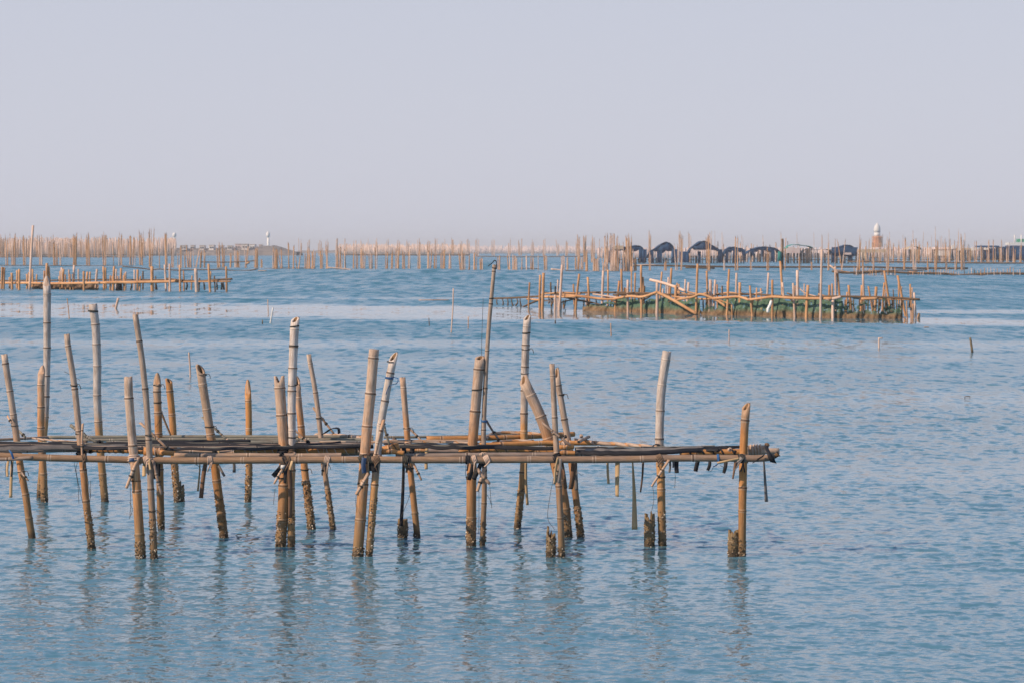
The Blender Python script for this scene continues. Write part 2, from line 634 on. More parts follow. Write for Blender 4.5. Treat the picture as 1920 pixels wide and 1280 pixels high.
def ribbon(pts, widths, wdir, thick=0.004, n_per=8, twist=0.0):
    """flat strip: centreline pts, width(s), width direction wdir"""
    path = smooth_path(pts, n_per)
    n = len(path)
    V, Fc = [], []
    wd = np.asarray(wdir, float)
    for k, p in enumerate(path):
        t = path[min(k + 1, n - 1)] - path[max(k - 1, 0)]
        t = t / max(1e-9, np.linalg.norm(t))
        a = wd - t * wd.dot(t)
        a /= np.linalg.norm(a)
        b = np.cross(t, a)
        f = k / (n - 1)
        an = twist * f
        a, b = a * math.cos(an) + b * math.sin(an), b * math.cos(an) - a * math.sin(an)
        wv = np.interp(f, np.linspace(0, 1, len(widths)), widths) / 2
        V += [p + a * wv + b * thick, p - a * wv + b * thick, p - a * wv - b * thick, p + a * wv - b * thick]
    for k in range(n - 1):
        for i in range(4):
            j = (i + 1) % 4
            Fc.append((k * 4 + i, k * 4 + j, k * 4 + 4 + j, k * 4 + 4 + i))
    Fc.append((3, 2, 1, 0))
    Fc.append(tuple((n - 1) * 4 + i for i in range(4)))
    return V, Fc


def box(c, s, rz=0.0, top=1.0):
    c = np.asarray(c, float)
    V = []
    for dz in (-1, 1):
        k = top if dz > 0 else 1.0
        for dx, dy in ((-1, -1), (1, -1), (1, 1), (-1, 1)):
            x, y = dx * s[0] / 2 * k, dy * s[1] / 2 * k
            V.append(c + np.array([x * math.cos(rz) - y * math.sin(rz), x * math.sin(rz) + y * math.cos(rz), dz * s[2] / 2]))
    return V, [(3, 2, 1, 0), (4, 5, 6, 7), (0, 1, 5, 4), (1, 2, 6, 5), (2, 3, 7, 6), (3, 0, 4, 7)]


# ------------------------------------------------------------------ the water: one sheet, real waves near, rough farther out
def build_water():
    # rows follow distance (finer near), columns follow bearing; all wave functions are in world metres
    rows = [-400.0, -60.0, -10.0, 2.0, 6.0, 10.0, 12.5]
    y = 1296.0
    while y > 484:
        rows.append(F * H / (y - HY))
        y -= 0.85 if y > 620 else 0.8
    rows += [dist(483), dist(481), dist(479), dist(477), 2200, 2900, 4200, 6500, 9000]
    D = np.array(sorted(rows))
    t = np.concatenate([[-60, -12, -3, -1.4, -0.9, -0.66], np.arange(-0.54, -0.241, 0.0011), np.arange(-0.24, 0.24, 0.00048), np.arange(0.2405, 0.54, 0.0011), [0.66, 0.9, 1.4, 3, 12, 60]])
    TT, DD = np.meshgrid(t, D)
    base = np.maximum(DD, 8.0)
    X = np.clip(TT * base, -9000, 9000)
    Y = DD.copy()
    # calm slicks
    wob = (vnoise(X * 0.05, Y * 0.03, 3) - 0.5)
    fx = (vnoise(X * 0.20, Y * 0.22, 4) - 0.5) + 0.7 * (vnoise(X * 0.7, Y * 0.7, 8) - 0.5) + 0.6 * (vnoise(X * 0.5, Y * 1.3, 9) - 0.5)

    def band(c, hw, soft=0.35):
        q = np.abs(Y - c + wob * hw * 0.45 + fx * hw * 0.5) / hw
        return 1 - sstep(1 - soft, 1 + soft, q)
    hw = np.interp(X, [-30, 0, 8, 14, 30], [15.0, 12.0, 8, 5, 5])
    calm = band(106.5 - 0.55 * X - 0.006 * X * X, hw, 0.28) * (0.9 + 0.1 * vnoise(X * 0.3, Y * 0.5, 12))
    calm = np.maximum(calm, 0.55 * band(140 - 0.2 * X, 3.0) * (X < 4))
    calm = np.maximum(calm, 0.8 * band(112 - 0.1 * X, 3.2) * sstep(12, 18, X))
    calm = np.maximum(calm, 0.62 * band(71.5 - 0.05 * X, 3.2, 0.6))
    calm = np.maximum(calm, 0.40 * band(61 + 0.2 * X, 1.6, 0.7))
    calm = np.maximum(calm, 0.45 * band(45.5, 2.6, 0.8) * sstep(3, 8, X))
    calm = np.maximum(calm, 0.30 * band(30.0, 1.6, 0.8) * sstep(2, 6, X))
    gust = 0.5 * vnoise(X * 0.12, Y * 0.10, 21) + 0.3 * vnoise(X * 0.4, Y * 0.33, 22) + 0.2 * vnoise(X * 1.3, Y * 1.0, 23)
    patch = 0.6 * vnoise(X * 0.9, Y * 0.8, 51) + 0.4 * vnoise(X * 2.3, Y * 2.0, 52)
    amp = (0.28 + 0.6 * gust) * (0.25 + 1.5 * patch) * (1 - 0.93 * calm)
    # ripples: many short waves, crests roughly across the view
    Z = np.zeros_like(X)
    gx = np.minimum(np.abs(np.diff(X, axis=1, append=X[:, -1:] + 99)), np.abs(np.diff(X, axis=1, prepend=X[:, :1] - 99)))
    gy = np.abs(np.gradient(Y, axis=0))
    rs = np.random.RandomState(5)
    wx = X + 0.08 * (vnoise(X * 1.7, Y * 1.7, 31) - 0.5) * 2
    wy = Y + 0.08 * (vnoise(X * 1.9, Y * 1.9, 32) - 0.5) * 2
    near = sstep(13.0, 15.0, Y)
    rm = Y[:, 0] > 12
    for k in range(96):
        lam = 0.075 * (0.62 / 0.075) ** (rs.rand() ** 1.2)
        ang = rs.normal(0.10, 0.58) + math.pi / 2
        kk = 2 * math.pi / lam
        kx, ky = kk * math.cos(ang), kk * math.sin(ang)
        ph = rs.rand() * 6.283
        slope = 0.0225 * min(1.0, (0.34 / lam) ** 0.6)
        a = slope / kk
        # leave out what the mesh cannot carry at this distance
        fade = np.clip((lam / np.maximum(gy * abs(math.sin(ang)) + gx * abs(math.cos(ang)), 1e-4) - 2.2) / 2.0, 0, 1)
        s = np.sin(kx * wx + ky * wy + ph)
        Z += a * fade * s
    # longer swell that only the open water beyond the rack has
    big = np.zeros_like(X)
    for k in range(26):
        lam = 2.2 * (9.0 / 2.2) ** rs.rand()
        ang = rs.normal(0.1, 0.5) + math.pi / 2
        kk = 2 * math.pi / lam
        kx, ky = kk * math.cos(ang), kk * math.sin(ang)
        fade = np.clip((lam / np.maximum(gy * abs(math.sin(ang)), 1e-4) - 1.6) / 1.5, 0, 1)
        big += 0.0008 / kk * fade * np.sin(kx * X + ky * Y + rs.rand() * 6.283)
    # what is left of the ripples farther out: short-crested patches, coarser with distance
    SX, SY = np.zeros_like(X), np.zeros_like(X)
    for i_, ly in enumerate((0.045, 0.07, 0.11, 0.17, 0.24, 0.35, 0.55, 0.9, 1.5, 2.5, 4.2, 7.0, 12.0, 20.0, 34.0)):
        lx = 0.27 * ly ** 0.5
        q = ly / np.maximum(gy, 1e-3)
        wgt = sstep(1.4, 2.1, q) * (1 - sstep(3.0, 4.6, q))
        wgt = wgt * sstep(0.5, 1.2, lx / np.maximum(gx, 1e-4))
        if wgt.max() <= 0:
            continue
        nn = (vnoise(X / lx + 0.35 * Y / ly, Y / ly, 60 + i_) - 0.5) + 0.7 * (vnoise(X / lx * 2.1 - 0.8 * Y / ly, Y / ly * 1.9, 80 + i_) - 0.5)
        n2_ = vnoise(X / lx * 1.3 + 5.5, Y / ly * 1.2, 95 + i_) - 0.5
        SY += wgt * (nn + 0.9 * nn * np.abs(nn)) * 0.24
        SX += wgt * n2_ * 0.20
    fy = sstep(45, 120, Y)
    wn = (1.15 + 0.12 * sstep(26, 70, Y)) * (0.40 + 0.85 * (gust * (1 - 0.7 * fy) + 0.35 * fy)) * (1 - 0.93 * calm)
    SX, SY = SX * wn, SY * wn - 0.13 * sstep(40, 110, Y) * (0.85 + 0.3 * gust) * (1 - calm)
    Z = Z * amp * near + big * sstep(30, 70, Y) * (1 - 0.95 * calm)
    # choppiness left to the surface roughness where the mesh no longer carries the ripples
    far = sstep(22, 85, Y)
    rough = (0.07 + 0.19 * far) * (1 - 0.85 * calm) + 0.02 * calm
    pat = 0.5 * vnoise(X * 0.75, Y * 0.16, 41) + 0.3 * vnoise(X * 1.9, Y * 0.42, 42) + 0.2 * vnoise(X * 0.12, Y * 0.05, 43)
    rough = rough * (0.8 + 0.4 * gust) * (1 + far * 0.6 * (pat - 0.5))
    ny, nx = X.shape
    V = np.stack([X, Y, Z], axis=-1).reshape(-1, 3).astype(np.float32)
    me = bpy.data.meshes.new('water')
    idx = np.arange(ny * nx).reshape(ny, nx)
    quads = np.stack([idx[:-1, :-1], idx[:-1, 1:], idx[1:, 1:], idx[1:, :-1]], axis=-1).reshape(-1, 4).astype(np.int32)
    me.vertices.add(ny * nx)
    me.vertices.foreach_set('co', V.ravel())
    me.loops.add(quads.size)
    me.loops.foreach_set('vertex_index', quads.ravel())
    me.polygons.add(len(quads))
    me.polygons.foreach_set('loop_start', np.arange(0, quads.size, 4, dtype=np.int32))
    me.polygons.foreach_set('use_smooth', np.ones(len(quads), dtype=bool))
    open_ = sstep(24, 110, Y)
    at = me.attributes.new('tilt', 'FLOAT_VECTOR', 'POINT')
    at.data.foreach_set('vector', np.stack([SX, SY, np.zeros_like(X)], axis=-1).astype(np.float32).ravel())
    for nm, arr in (('open', open_), ('rough', rough), ('calm', calm), ('gust', gust)):
        at = me.attributes.new(nm, 'FLOAT', 'POINT')
        at.data.foreach_set('value', arr.astype(np.float32).ravel())
    me.update(calc_edges=True)
    m, n, b = new_mat('sea_water')
    ar = N(n, 'ShaderNodeAttribute', attribute_name='rough')
    ac = N(n, 'ShaderNodeAttribute', attribute_name='calm')
    ag = N(n, 'ShaderNodeAttribute', attribute_name='gust')
    geo = N(n, 'ShaderNodeNewGeometry')
    mp = N(n, 'ShaderNodeMapping')
    mp.inputs['Scale'].default_value = (0.55, 1.0, 1.0)
    n.links.new(geo.outputs['Position'], mp.inputs[0])
    n1 = N(n, 'ShaderNodeTexNoise', i_Scale=11.0, i_Detail=3.0, i_Roughness=0.6)
    n2 = N(n, 'ShaderNodeTexNoise', i_Scale=2.2, i_Detail=4.0, i_Roughness=0.6)
    n.links.new(mp.outputs[0], n1.inputs['Vector'])
    n.links.new(mp.outputs[0], n2.inputs['Vector'])
    hgt = math_n(n, 'ADD', math_n(n, 'MULTIPLY', n1.outputs[0], 0.012), math_n(n, 'MULTIPLY', n2.outputs[0], 0.05))
    bp = N(n, 'ShaderNodeBump', i_Distance=1.0)
    st = math_n(n, 'MULTIPLY_ADD', ac.outputs['Fac'], -0.42)
    n.nodes[-1].inputs[2].default_value = 0.45
    n.links.new(st, bp.inputs['Strength'])
    n.links.new(hgt, bp.inputs['Height'])
    tl = N(n, 'ShaderNodeAttribute', attribute_name='tilt')
    va = N(n, 'ShaderNodeVectorMath', operation='ADD')
    vn = N(n, 'ShaderNodeVectorMath', operation='NORMALIZE')
    n.links.new(geo.outputs['Normal'], va.inputs[0])
    n.links.new(tl.outputs['Vector'], va.inputs[1])
    n.links.new(va.outputs[0], vn.inputs[0])
    n.links.new(vn.outputs[0], bp.inputs['Normal'])
    n.links.new(bp.outputs[0], b.inputs['Normal'])
    murk = N(n, 'ShaderNodeTexNoise', i_Scale=0.25, i_Detail=3.0)
    n.links.new(geo.outputs['Position'], murk.inputs['Vector'])
    ao = N(n, 'ShaderNodeAttribute', attribute_name='open')
    c = mixc(n, murk.outputs[0], (0.060, 0.166, 0.236), (0.080, 0.192, 0.264))
    c = mixc(n, ao.outputs['Fac'], c, (0.040, 0.155, 0.230))
    n.links.new(c, b.inputs['Base Color'])
    n.links.new(ar.outputs['Fac'], b.inputs['Roughness'])
    b.inputs['IOR'].default_value = 1.6
    me.materials.append(m)
    o = bpy.data.objects.new('water', me)
    COL.objects.link(o)
    o['kind'] = 'structure'
    return o


build_water()


# ------------------------------------------------------------------ the near oyster rack
ZD = 0.905     # height of its deck


def RK(px, py, z=ZD):
    """point of the deck plane seen at (px, py)"""
    return W(px, py, F * (H - z) / (py - HY))


rack = thing('oyster_rack', 'large weathered bamboo oyster rack in the foreground, with cut posts, black belts and hanging strips',
             'oyster rack', (W(700, 1042, 22)[0], 22.9, 0))
POST = {}


def post_path(pts, d, dl=0.0):
    """pts from the cut top down to the water line (pixels); the last one is on the water. dl = lean in depth at the top"""
    P = []
    yb, yt = pts[-1][1], pts[0][1]
    for (x, y) in pts:
        f = (yb - y) / (yb - yt)
        P.append(W(x, y, d + dl * f))
    P[-1][2] = 0.0
    down = P[-1] + (P[-1] - P[-2]) / np.linalg.norm(P[-1] - P[-2]) * 0.55
    return P + [down]


def crust(post, P, r, hi, dens, rng, side=None):
    """oyster shells and barnacles growing on the foot of a post: one mesh of many small shells"""
    path = P
    V, Fc = [], []
    p0, p1 = P[-1], P[-3]
    ax = (p1 - p0) / np.linalg.norm(p1 - p0)
    ref = np.array([1.0, 0, 0])
    a = ref - ax * ref.dot(ax)
    a /= np.linalg.norm(a)
    b = np.cross(ax, a)
    base = P[-2]
    n = int(dens * 1.5)
    for _ in range(n):
        h = hi * (rng.random() ** 1.1) - 0.04
        q = base + ax * (h / max(0.3, ax[2]))
        # follow the bent path
        if len(P) > 3 and h > 0:
            for i in range(len(P) - 2, 0, -1):
                if P[i][2] <= h <= P[i - 1][2]:
                    t = (h - P[i][2]) / (P[i - 1][2] - P[i][2])
                    q = P[i] + (P[i - 1] - P[i]) * t
                    break
        th = rng.uniform(0, 2 * math.pi) if side is None else rng.gauss(side, 0.9)
        d = a * math.cos(th) + b * math.sin(th)
        tang = -a * math.sin(th) + b * math.cos(th)
        c = q + d * r * 1.0
        s = rng.uniform(0.005, 0.014)
        out_ = s * rng.uniform(0.5, 1.1)
        rot = rng.uniform(0, 3.14)
        u = tang * math.cos(rot) + ax * math.sin(rot)
        v = -tang * math.sin(rot) + ax * math.cos(rot)
        o = len(V)
        V += [c + u * s, c + v * s * 0.75, c - u * s * rng.uniform(0.6, 1), c - v * s * 0.7, c + d * out_ + u * s * rng.uniform(-0.5, 0.5), c - d * s * 0.4]
        Fc += [(o, o + 1, o + 4), (o + 1, o + 2, o + 4), (o + 2, o + 3, o + 4), (o + 3, o, o + 4), (o + 1, o, o + 5), (o + 2, o + 1, o + 5), (o + 3, o + 2, o + 5), (o, o + 3, o + 5)]
    o = mesh_obj('barnacle_crust', V, Fc, M['shell'], post, smooth=False)
    o['kind'] = 'stuff'
    return o


# name, points top..waterline, width top/bottom px, cut, age (top, bottom, from, to), node spacing, crust (height m, count)
POSTS = [
    ('hollow leaning', [(8, 664), (28, 800), (38, 870), (61, 1008)], 12, 14, ('flat', 0, 0), (1.0, 0.05, 0.1, 0.55), 0.26, (0.05, 26)),
    ('p3', [(125, 627), (138, 715), (150, 830), (172, 1027)], 11, 14.5, ('flat', 1, 0), (0.85, 0.0, 0.25, 0.6), 0.36, (0.34, 110)),
    ('p5', [(240, 706), (248, 830), (255, 900), (264, 1046)], 16, 18.5, ('flat', 2, 0), (0.85, 0.1, 0.2, 0.55), 0.42, (0.16, 190)),
    ('p6', [(254, 590), (268, 690), (279, 820), (289, 1046)], 11, 13, ('flat', 3, 0), (1.0, 0.35, 0.3, 0.8), 0.40, (0.32, 140)),
    ('p7', [(295, 703), (296, 780), (299, 880), (302, 990)], 14.5, 13, ('point', 4.7, 0.12), (0.8, 0.0, 0.0, 0.32), 0.20, (0.20, 90)),
    ('p9', [(377, 685), (388, 770), (400, 850), (420, 1008)], 16, 16, ('slant', 3.9, 0.10), (0.9, -0.1, 0.1, 0.5), 0.26, (0.36, 230)),
    ('p11', [(524, 706), (529, 790), (533, 870), (526, 1024)], 20, 19, ('fork', 0.2, 0.07), (0.75, 0.1, 0.0, 0.55), 0.30, (0.30, 200)),
    ('p12', [(553, 596), (549, 690), (547, 800), (546, 900), (546, 1024)], 16.5, 13, ('slant', 5.3, 0.055), (1.3, 0.15, 0.25, 0.6), 0.20, (0.30, 210)),
    ('p13', [(557, 707), (565, 800), (571, 880), (584, 990)], 12, 15.5, ('slant', 4.4, 0.10), (0.6, 0.0, 0.0, 0.3), 0.30, (0.42, 260)),
    ('p14', [(579, 664), (592, 740), (606, 860), (624, 990)], 9, 10.5, ('flat', 1, 0), (0.9, 0.4, 0.2, 0.7), 0.28, (0.34, 130)),
    ('p15', [(702, 655), (691, 775), (684, 860), (671, 1042)], 19, 20, ('solid', 1, 0), (0.75, 0.25, 0.1, 0.6), 0.26, (0.10, 120)),
    ('p16', [(736, 662), (720, 760), (707, 860), (692, 1042)], 14.5, 13, ('slant', 5.5, 0.09), (1.1, 0.0, 0.2, 0.6), 0.25, (0.46, 170)),
    ('p17', [(755, 707), (762, 800), (769, 870), (782, 1005)], 11, 12.5, ('flat', 1, 0), (0.6, 0.05, 0.1, 0.4), 0.36, (0.06, 30)),
    ('p19', [(900, 668), (887, 810), (884, 880), (883, 1022)], 19, 18, ('slant', 5.2, 0.04), (0.75, -0.05, 0.1, 0.5), 0.32, (0.24, 150)),
    ('p20', [(927, 497), (914, 640), (907, 800), (909, 880), (905, 1022)], 7, 11, ('flat', 1, 0), (0.95, 0.4, 0.3, 0.9), 0.36, (0.22, 60)),
    ('p21', [(988, 592), (984, 700), (983, 800), (981, 880), (970, 990)], 14.5, 12.5, ('slant', 5.5, 0.06), (1.35, -0.1, 0.2, 0.5), 0.22, (0.36, 190)),
    ('p22', [(985, 706), (1013, 780), (1036, 850), (1056, 930), (1064, 1005)], 20, 19, ('slant', 5.6, 0.08), (0.8, 0.25, 0.05, 0.35), 0.24, (0.22, 150)),
    ('p23', [(1035, 682), (1041, 800), (1046, 880), (1053, 1042)], 10, 13, ('flat', 1, 0), (0.8, 0.45, 0.2, 0.6), 0.36, (0.10, 50)),
    ('p24', [(1045, 692), (1056, 770), (1072, 870), (1089, 1005)], 11.5, 13.5, ('slant', 5.4, 0.10), (0.9, 0.0, 0.2, 0.5), 0.27, (0.26, 150)),
    ('p26', [(1250, 658), (1239, 740), (1237, 830), (1240, 900), (1242, 1022)], 17, 13.5, ('flat', 2, 0), (1.25, -0.1, 0.25, 0.5), 0.22, (0.30, 180)),
    ('p28', [(1399, 757), (1394, 840), (1392, 920), (1391, 1042)], 15.5, 14, ('slant', 5.6, 0.07), (0.55, -0.15, 0.0, 0.2), 0.26, (0.16, 90)),
]
TALL_TIES = {  # dark cords round the posts (row of the photograph)
    'p5': [901], 'p7': [722, 754], 'p9': [702, 800], 'p11': [896], 'p12': [612, 648, 722, 820], 'p13': [880], 'p14': [784, 872],
    'p15': [906], 'p16': [678, 794], 'p17': [803, 877], 'p19': [730], 'p20': [560], 'p24': [740], 'p26': [894], 'p3': [722, 812], 'p6': [816, 958],
    'hollow leaning': [798, 884], 'p23': [814], 'p21': [624, 655, 700]}
SIDE_OF = {}
for name, pts, w0, w1, topc, ag, node, (ch, cn) in POSTS:
    rng = random.Random(sum(ord(c) for c in name) * 13)
    d = dist(pts[-1][1])
    P = post_path(pts, d)
    m = d / F / 2
    r0, r1 = w0 * m, w1 * m
    P[0] = P[0] - np.array([0, 0, topc[2] * 0.8])
    amber = name in ('p7', 'p9', 'p28')
    white = name in ('p12', 'p21', 'p26', 'p16')
    o = culm_obj('post', rack, P, r0, r1, top=topc, node=node, sides=18, age=(ag[0], ag[1]), age_from=(ag[2], ag[3]),
                 rng=rng, wobble=0.004, mat='bamboo_amber' if amber else ('bamboo_white' if white else 'bamboo'))
    POST[name] = (o, P, r0, r1, d)
    crust(o, P, r1, ch * 1.25, cn, rng)
    if name in TALL_TIES:
        for yy in TALL_TIES[name]:
            xs = np.interp(yy, [p[1] for p in pts], [p[0] for p in pts])
            c = W(xs, yy, d)
            f = (yy - pts[0][1]) / (pts[-1][1] - pts[0][1])
            rr = r0 + (r1 - r0) * f
            ax = np.array([rng.uniform(-0.12, 0.12), rng.uniform(-0.1, 0.1), 1.0])
            q = c + np.array([rr, -0.015, 0])
            tl = [q + np.array([0.025, -0.01, 0.01]), q + np.array([0.04, -0.01, -0.035])] if rng.random() < 0.6 else ()
            v, f_ = ring(c, ax, rr * 1.03, 0.0035, rng.choice([1.6, 2.2]), tail=tl)
            mesh_obj('cord', v, f_, M['cord'], o)

# blue cords
for nm, yy, tail in (('p16', 708, True), ('p20', 789, False)):
    o, P, r0, r1, d = POST[nm]
    zz = H - (yy - HY) / F * d
    for i in range(len(P) - 1):
        if P[i][2] >= zz >= P[i + 1][2]:
            t = (P[i][2] - zz) / (P[i][2] - P[i + 1][2])
            c = P[i] + (P[i + 1] - P[i]) * t
    tl = ()
    if tail:
        q = c + np.array([0.03, -0.03, 0.01])
        tl = [q + np.array([0.05, -0.01, -0.01]), q + np.array([0.035, -0.01, -0.06]), q + np.array([-0.03, 0, -0.08]), q + np.array([-0.06, 0, -0.16])]
    v, f_ = ring(c, (0.15, 0, 1), (r0 + r1) / 2 * 1.06, 0.0045, 2.3, 0.010, tail=tl)
    mesh_obj('blue_cord', v, f_, M['cord_blue'], o)
# scrap of rubber hooked over the tip of the thin tall post
o, P, r0, r1, d = POST['p20']
tip = P[0]
v, f_ = ribbon([tip + np.array([0.022, -0.01, -0.03]), tip + np.array([0.018, -0.005, 0.028]), tip + np.array([0.0, 0, 0.042]), tip + np.array([-0.02, 0, 0.02]), tip + np.array([-0.06, 0, -0.012])],
               [0.02, 0.022, 0.018, 0.008, 0.004], (0, 1, 0.2), 0.0035)
mesh_obj('rubber_hook', v, f_, M['rubber'], o)
v, f_ = ring(tip + np.array([0, 0, -0.03]), (0.2, 0, 1), r0 * 1.1, 0.004, 1.5)
mesh_obj('cord', v, f_, M['cord'], o)

# rails ----------------------------------------------------------------------
def rail(pts, w, mat='bamboo_rail', d=None, z=None, age=(0.5, 0.5), node=0.42, ends=('closed', 'closed'), name='rail', rng=None, parent=rack, wobble=0.003):
    P = [W(x, y, d) if d else RK(x, y, z or ZD) for x, y in pts]
    dm = np.mean([p[1] for p in P])
    r = w * dm / F / 2
    r0, r1 = (r, r) if not isinstance(w, tuple) else (w[0] * dm / F / 2, w[1] * dm / F / 2)
    return culm_obj(name, parent, P, r0, r1, top=('flat', 1, 0) if ends[0] != 'solid' else ('solid', 0, 0), end='hollow' if ends[1] == 'hollow' else ('solid' if ends[1] == 'solid' else 'closed'),
                    node=node, sides=14, age=age, mat=mat, rng=rng or random, wobble=wobble, ridge=0.05)


DF = 21.86
rail([(-60, 850), (60, 856), (200, 860), (330, 862.5), (520, 862), (700, 861), (900, 861), (1060, 861), (1180, 860.5), (1262, 858.5), (1350, 858), (1420, 858.5), (1449, 856), (1460, 850)], 13.0, d=DF, age=(0.15, 0.5), node=0.5, ends=('flat', 'hollow'), name='front_rail')
rail([(-60, 861), (20, 860), (62, 857.5)], 7, d=DF - 0.06, age=(0.6, 0.6), ends=('flat', 'solid'))
rail([(325, 853), (520, 853.5), (640, 853)], 9, d=22.16, age=(0.5, 0.6), node=0.55)
rail([(742, 854), (900, 852.5), (1000, 852), (1130, 851), (1250, 851)], 9, d=22.15, age=(0.7, 0.8), node=0.5)
rail([(-60, 846), (60, 843.5), (150, 843), (170, 846)], 8, age=(0.8, 0.8), mat='bamboo_rail', z=0.89)
rail([(330, 846), (440, 846.5), (560, 850)], 8, z=0.87, age=(0.6, 0.5))
rail([(640, 850), (760, 846), (880, 845), (1000, 846), (1040, 847)], 9, z=0.87, age=(0.8, 0.8))
# amber beams with lashings (their ends show as sawn discs)
BEAMS = []


def beam(pts, w, z=None, d=None, mat='bamboo_amber', age=(0.0, 0.0), ends=('flat', 'solid'), wraps=0, node=0.34, wrapmat='wrap_dark', wr=None):
    o = rail(pts, w, mat=mat, z=z, d=d, age=age, ends=ends, node=node, name='beam')
    P = smooth_path([W(x, y, d) if d else RK(x, y, z or ZD) for x, y in pts], 12)
    wv = w if not isinstance(w, tuple) else sum(w) / 2
    r = wv * P[0][1] / F / 2
    if wraps:
        cum = np.concatenate([[0], np.cumsum([np.linalg.norm(P[i + 1] - P[i]) for i in range(len(P) - 1)])])
        rg = random.Random(int(pts[0][0]))
        hp = []
        nst = wraps * 12
        for k in range(nst + 1):
            sL = (0.03 + 0.94 * (k / nst + 0.25 / wraps * math.sin(k * 0.09 + rg.random() * 0.1))) * cum[-1]
            p, t = path_at(P, cum, min(max(sL, 0), cum[-1]))
            t = t / np.linalg.norm(t)
            a_ = np.array([0, 1.0, 0]) - t * t[1]
            a_ /= np.linalg.norm(a_)
            b_ = np.cross(t, a_)
            th = 2 * math.pi * k / 12
            hp.append(p + (a_ * math.cos(th) + b_ * math.sin(th)) * r * 1.05)
        v, f_ = tube(hp, wr or 0.0045, 5, 1)
        mesh_obj('lashing', v, f_, M[wrapmat], o)
    return o


beam([(158, 842), (220, 843), (270, 845)], 10.5, z=0.905, wraps=9)
beam([(270, 845), (307, 847.5)], 15, z=0.90, d=22.25, wraps=3, wr=0.007, wrapmat='wrap', ends=('solid', 'solid'))
beam([(300, 847), (326, 849)], 9.5, d=22.05, ends=('flat', 'hollow'))
beam([(440, 842), (520, 843), (600, 844), (690, 843.5)], 12, z=0.905, wraps=12, wr=0.006, wrapmat='wrap')
beam([(706, 846), (748, 836)], 15.5, d=22.2, wraps=2, ends=('solid', 'solid'), wr=0.006, wrapmat='wrap_dark')
beam([(712, 846), (735, 846), (758, 849.5)], 9, d=22.02, ends=('flat', 'hollow'))
beam([(745, 843), (800, 843)], 8, z=0.90, mat='bamboo', age=(0.3, 0.3))
beam([(800, 822), (940, 820), (1000, 817.5), (1076, 813.5)], 9.5, z=0.92, ends=('flat', 'solid'), wraps=0, mat='bamboo_amber')
beam([(900, 834), (1000, 831), (1040, 830), (1119, 829.5)], 9.5, z=0.92, ends=('flat', 'solid'), mat='bamboo_amber')
beam([(650, 843), (660, 843)], 9, z=0.9)
beam([(860, 843), (960, 842.5), (1040, 845)], 7.5, z=0.92, wraps=9, mat='bamboo_amber', age=(0.3, 0.0))
beam([(1040, 836), (1062, 834)], 13, d=22.35, mat='bamboo_rail', age=(0.7, 0.7), wraps=2, wr=0.008, wrapmat='wrap', ends=('solid', 'hollow'))
beam([(1045, 838), (1076, 837)], 9, d=22.1, ends=('solid', 'solid'))
beam([(1049, 848), (1078, 849)], 8.5, d=22.0, ends=('solid', 'hollow'))
beam([(1275, 848), (1340, 847), (1395, 846)], 12, d=22.28, wraps=5, wr=0.009, wrapmat='rubber', mat='bamboo_amber')
beam([(1396, 843.5), (1434, 842.5)], 18, d=22.12, age=(0.5, 0.5), mat='bamboo', wraps=5, wr=0.010, wrapmat='wrap', ends=('solid', 'solid'))
beam([(1425, 845), (1461, 844)], 11, d=22.1, mat='bamboo', age=(0.7, 0.7), ends=('solid', 'hollow'))
# greenish old poles along the back of the deck
rail([(90, 819), (240, 818), (420, 817.5), (560, 818), (700, 818)], 6.5, mat='bamboo_old', age=(0.5, 0.5), node=0.6)
rail([(150, 824), (300, 823), (500, 822.5), (700, 823)], 6, mat='bamboo_old', age=(0.5, 0.5), node=0.6)
rail([(200, 829), (360, 827.5), (560, 827), (700, 828)], 5, mat='bamboo_old', age=(0.8, 0.8), node=0.6)
rail([(560, 831), (640, 832), (700, 832)], 7, mat='bamboo_rail', age=(0.8, 0.8), node=0.6)
rail([(720, 819), (790, 818.5), (885, 817), (960, 816)], 5, mat='bamboo_old', age=(0.8, 0.8), node=0.6)
rail([(600, 837), (700, 837.5)], 6, mat='bamboo_rail', age=(0.9, 0.9), node=0.6)
rail([(-60, 826), (40, 822), (100, 818.5)], 5, mat='bamboo_rail', age=(0.5, 0.6), node=0.6)


# cloth-wrapped poles (pinkish strips wound round a pole)
def wound(pts, w, z=None, pitch=0.085, d=None, mat='wrap'):
    P = smooth_path([W(x, y, d) if d else RK(x, y, z or ZD) for x, y in pts], 16)
    cum = np.concatenate([[0], np.cumsum([np.linalg.norm(P[i + 1] - P[i]) for i in range(len(P) - 1)])])
    r = w * P[0][1] / F / 2
    core = culm_obj('beam', rack, P[::16] + [P[-1]], r * 0.8, r * 0.8, node=0.4, sides=12, mat='bamboo', age=(0.2, 0.2))
    V, Fc = [], []
    n = int(cum[-1] / pitch * 14)
    L = cum[-1]
    for k in range(n + 1):
        s = L * k / n
        p, t = path_at(P, cum, s)
        t = t / np.linalg.norm(t)
        a = np.array([0, 1.0, 0]) - t * t[1]
        a /= np.linalg.norm(a)
        b = np.cross(t, a)
        th = 2 * math.pi * s / pitch
        dr = a * math.cos(th) + b * math.sin(th)
        j = 1 + 0.16 * (vnoise(np.array([s * 26.0]), np.array([w * 1.0]), 3)[0] - 0.5)
        hw = pitch * 0.42
        V += [p + dr * r * j * 1.03 - t * hw, p + dr * r * j * 0.9 + t * hw, p + dr * r * 0.82 + t * hw, p + dr * r * 0.8 - t * hw]
    for k in range(n):
        for i in range(4):
            q = (i + 1) % 4
            Fc.append((k * 4 + i, k * 4 + q, k * 4 + 4 + q, k * 4 + 4 + i))
    mesh_obj('wrapping', V, Fc, M[mat], core)


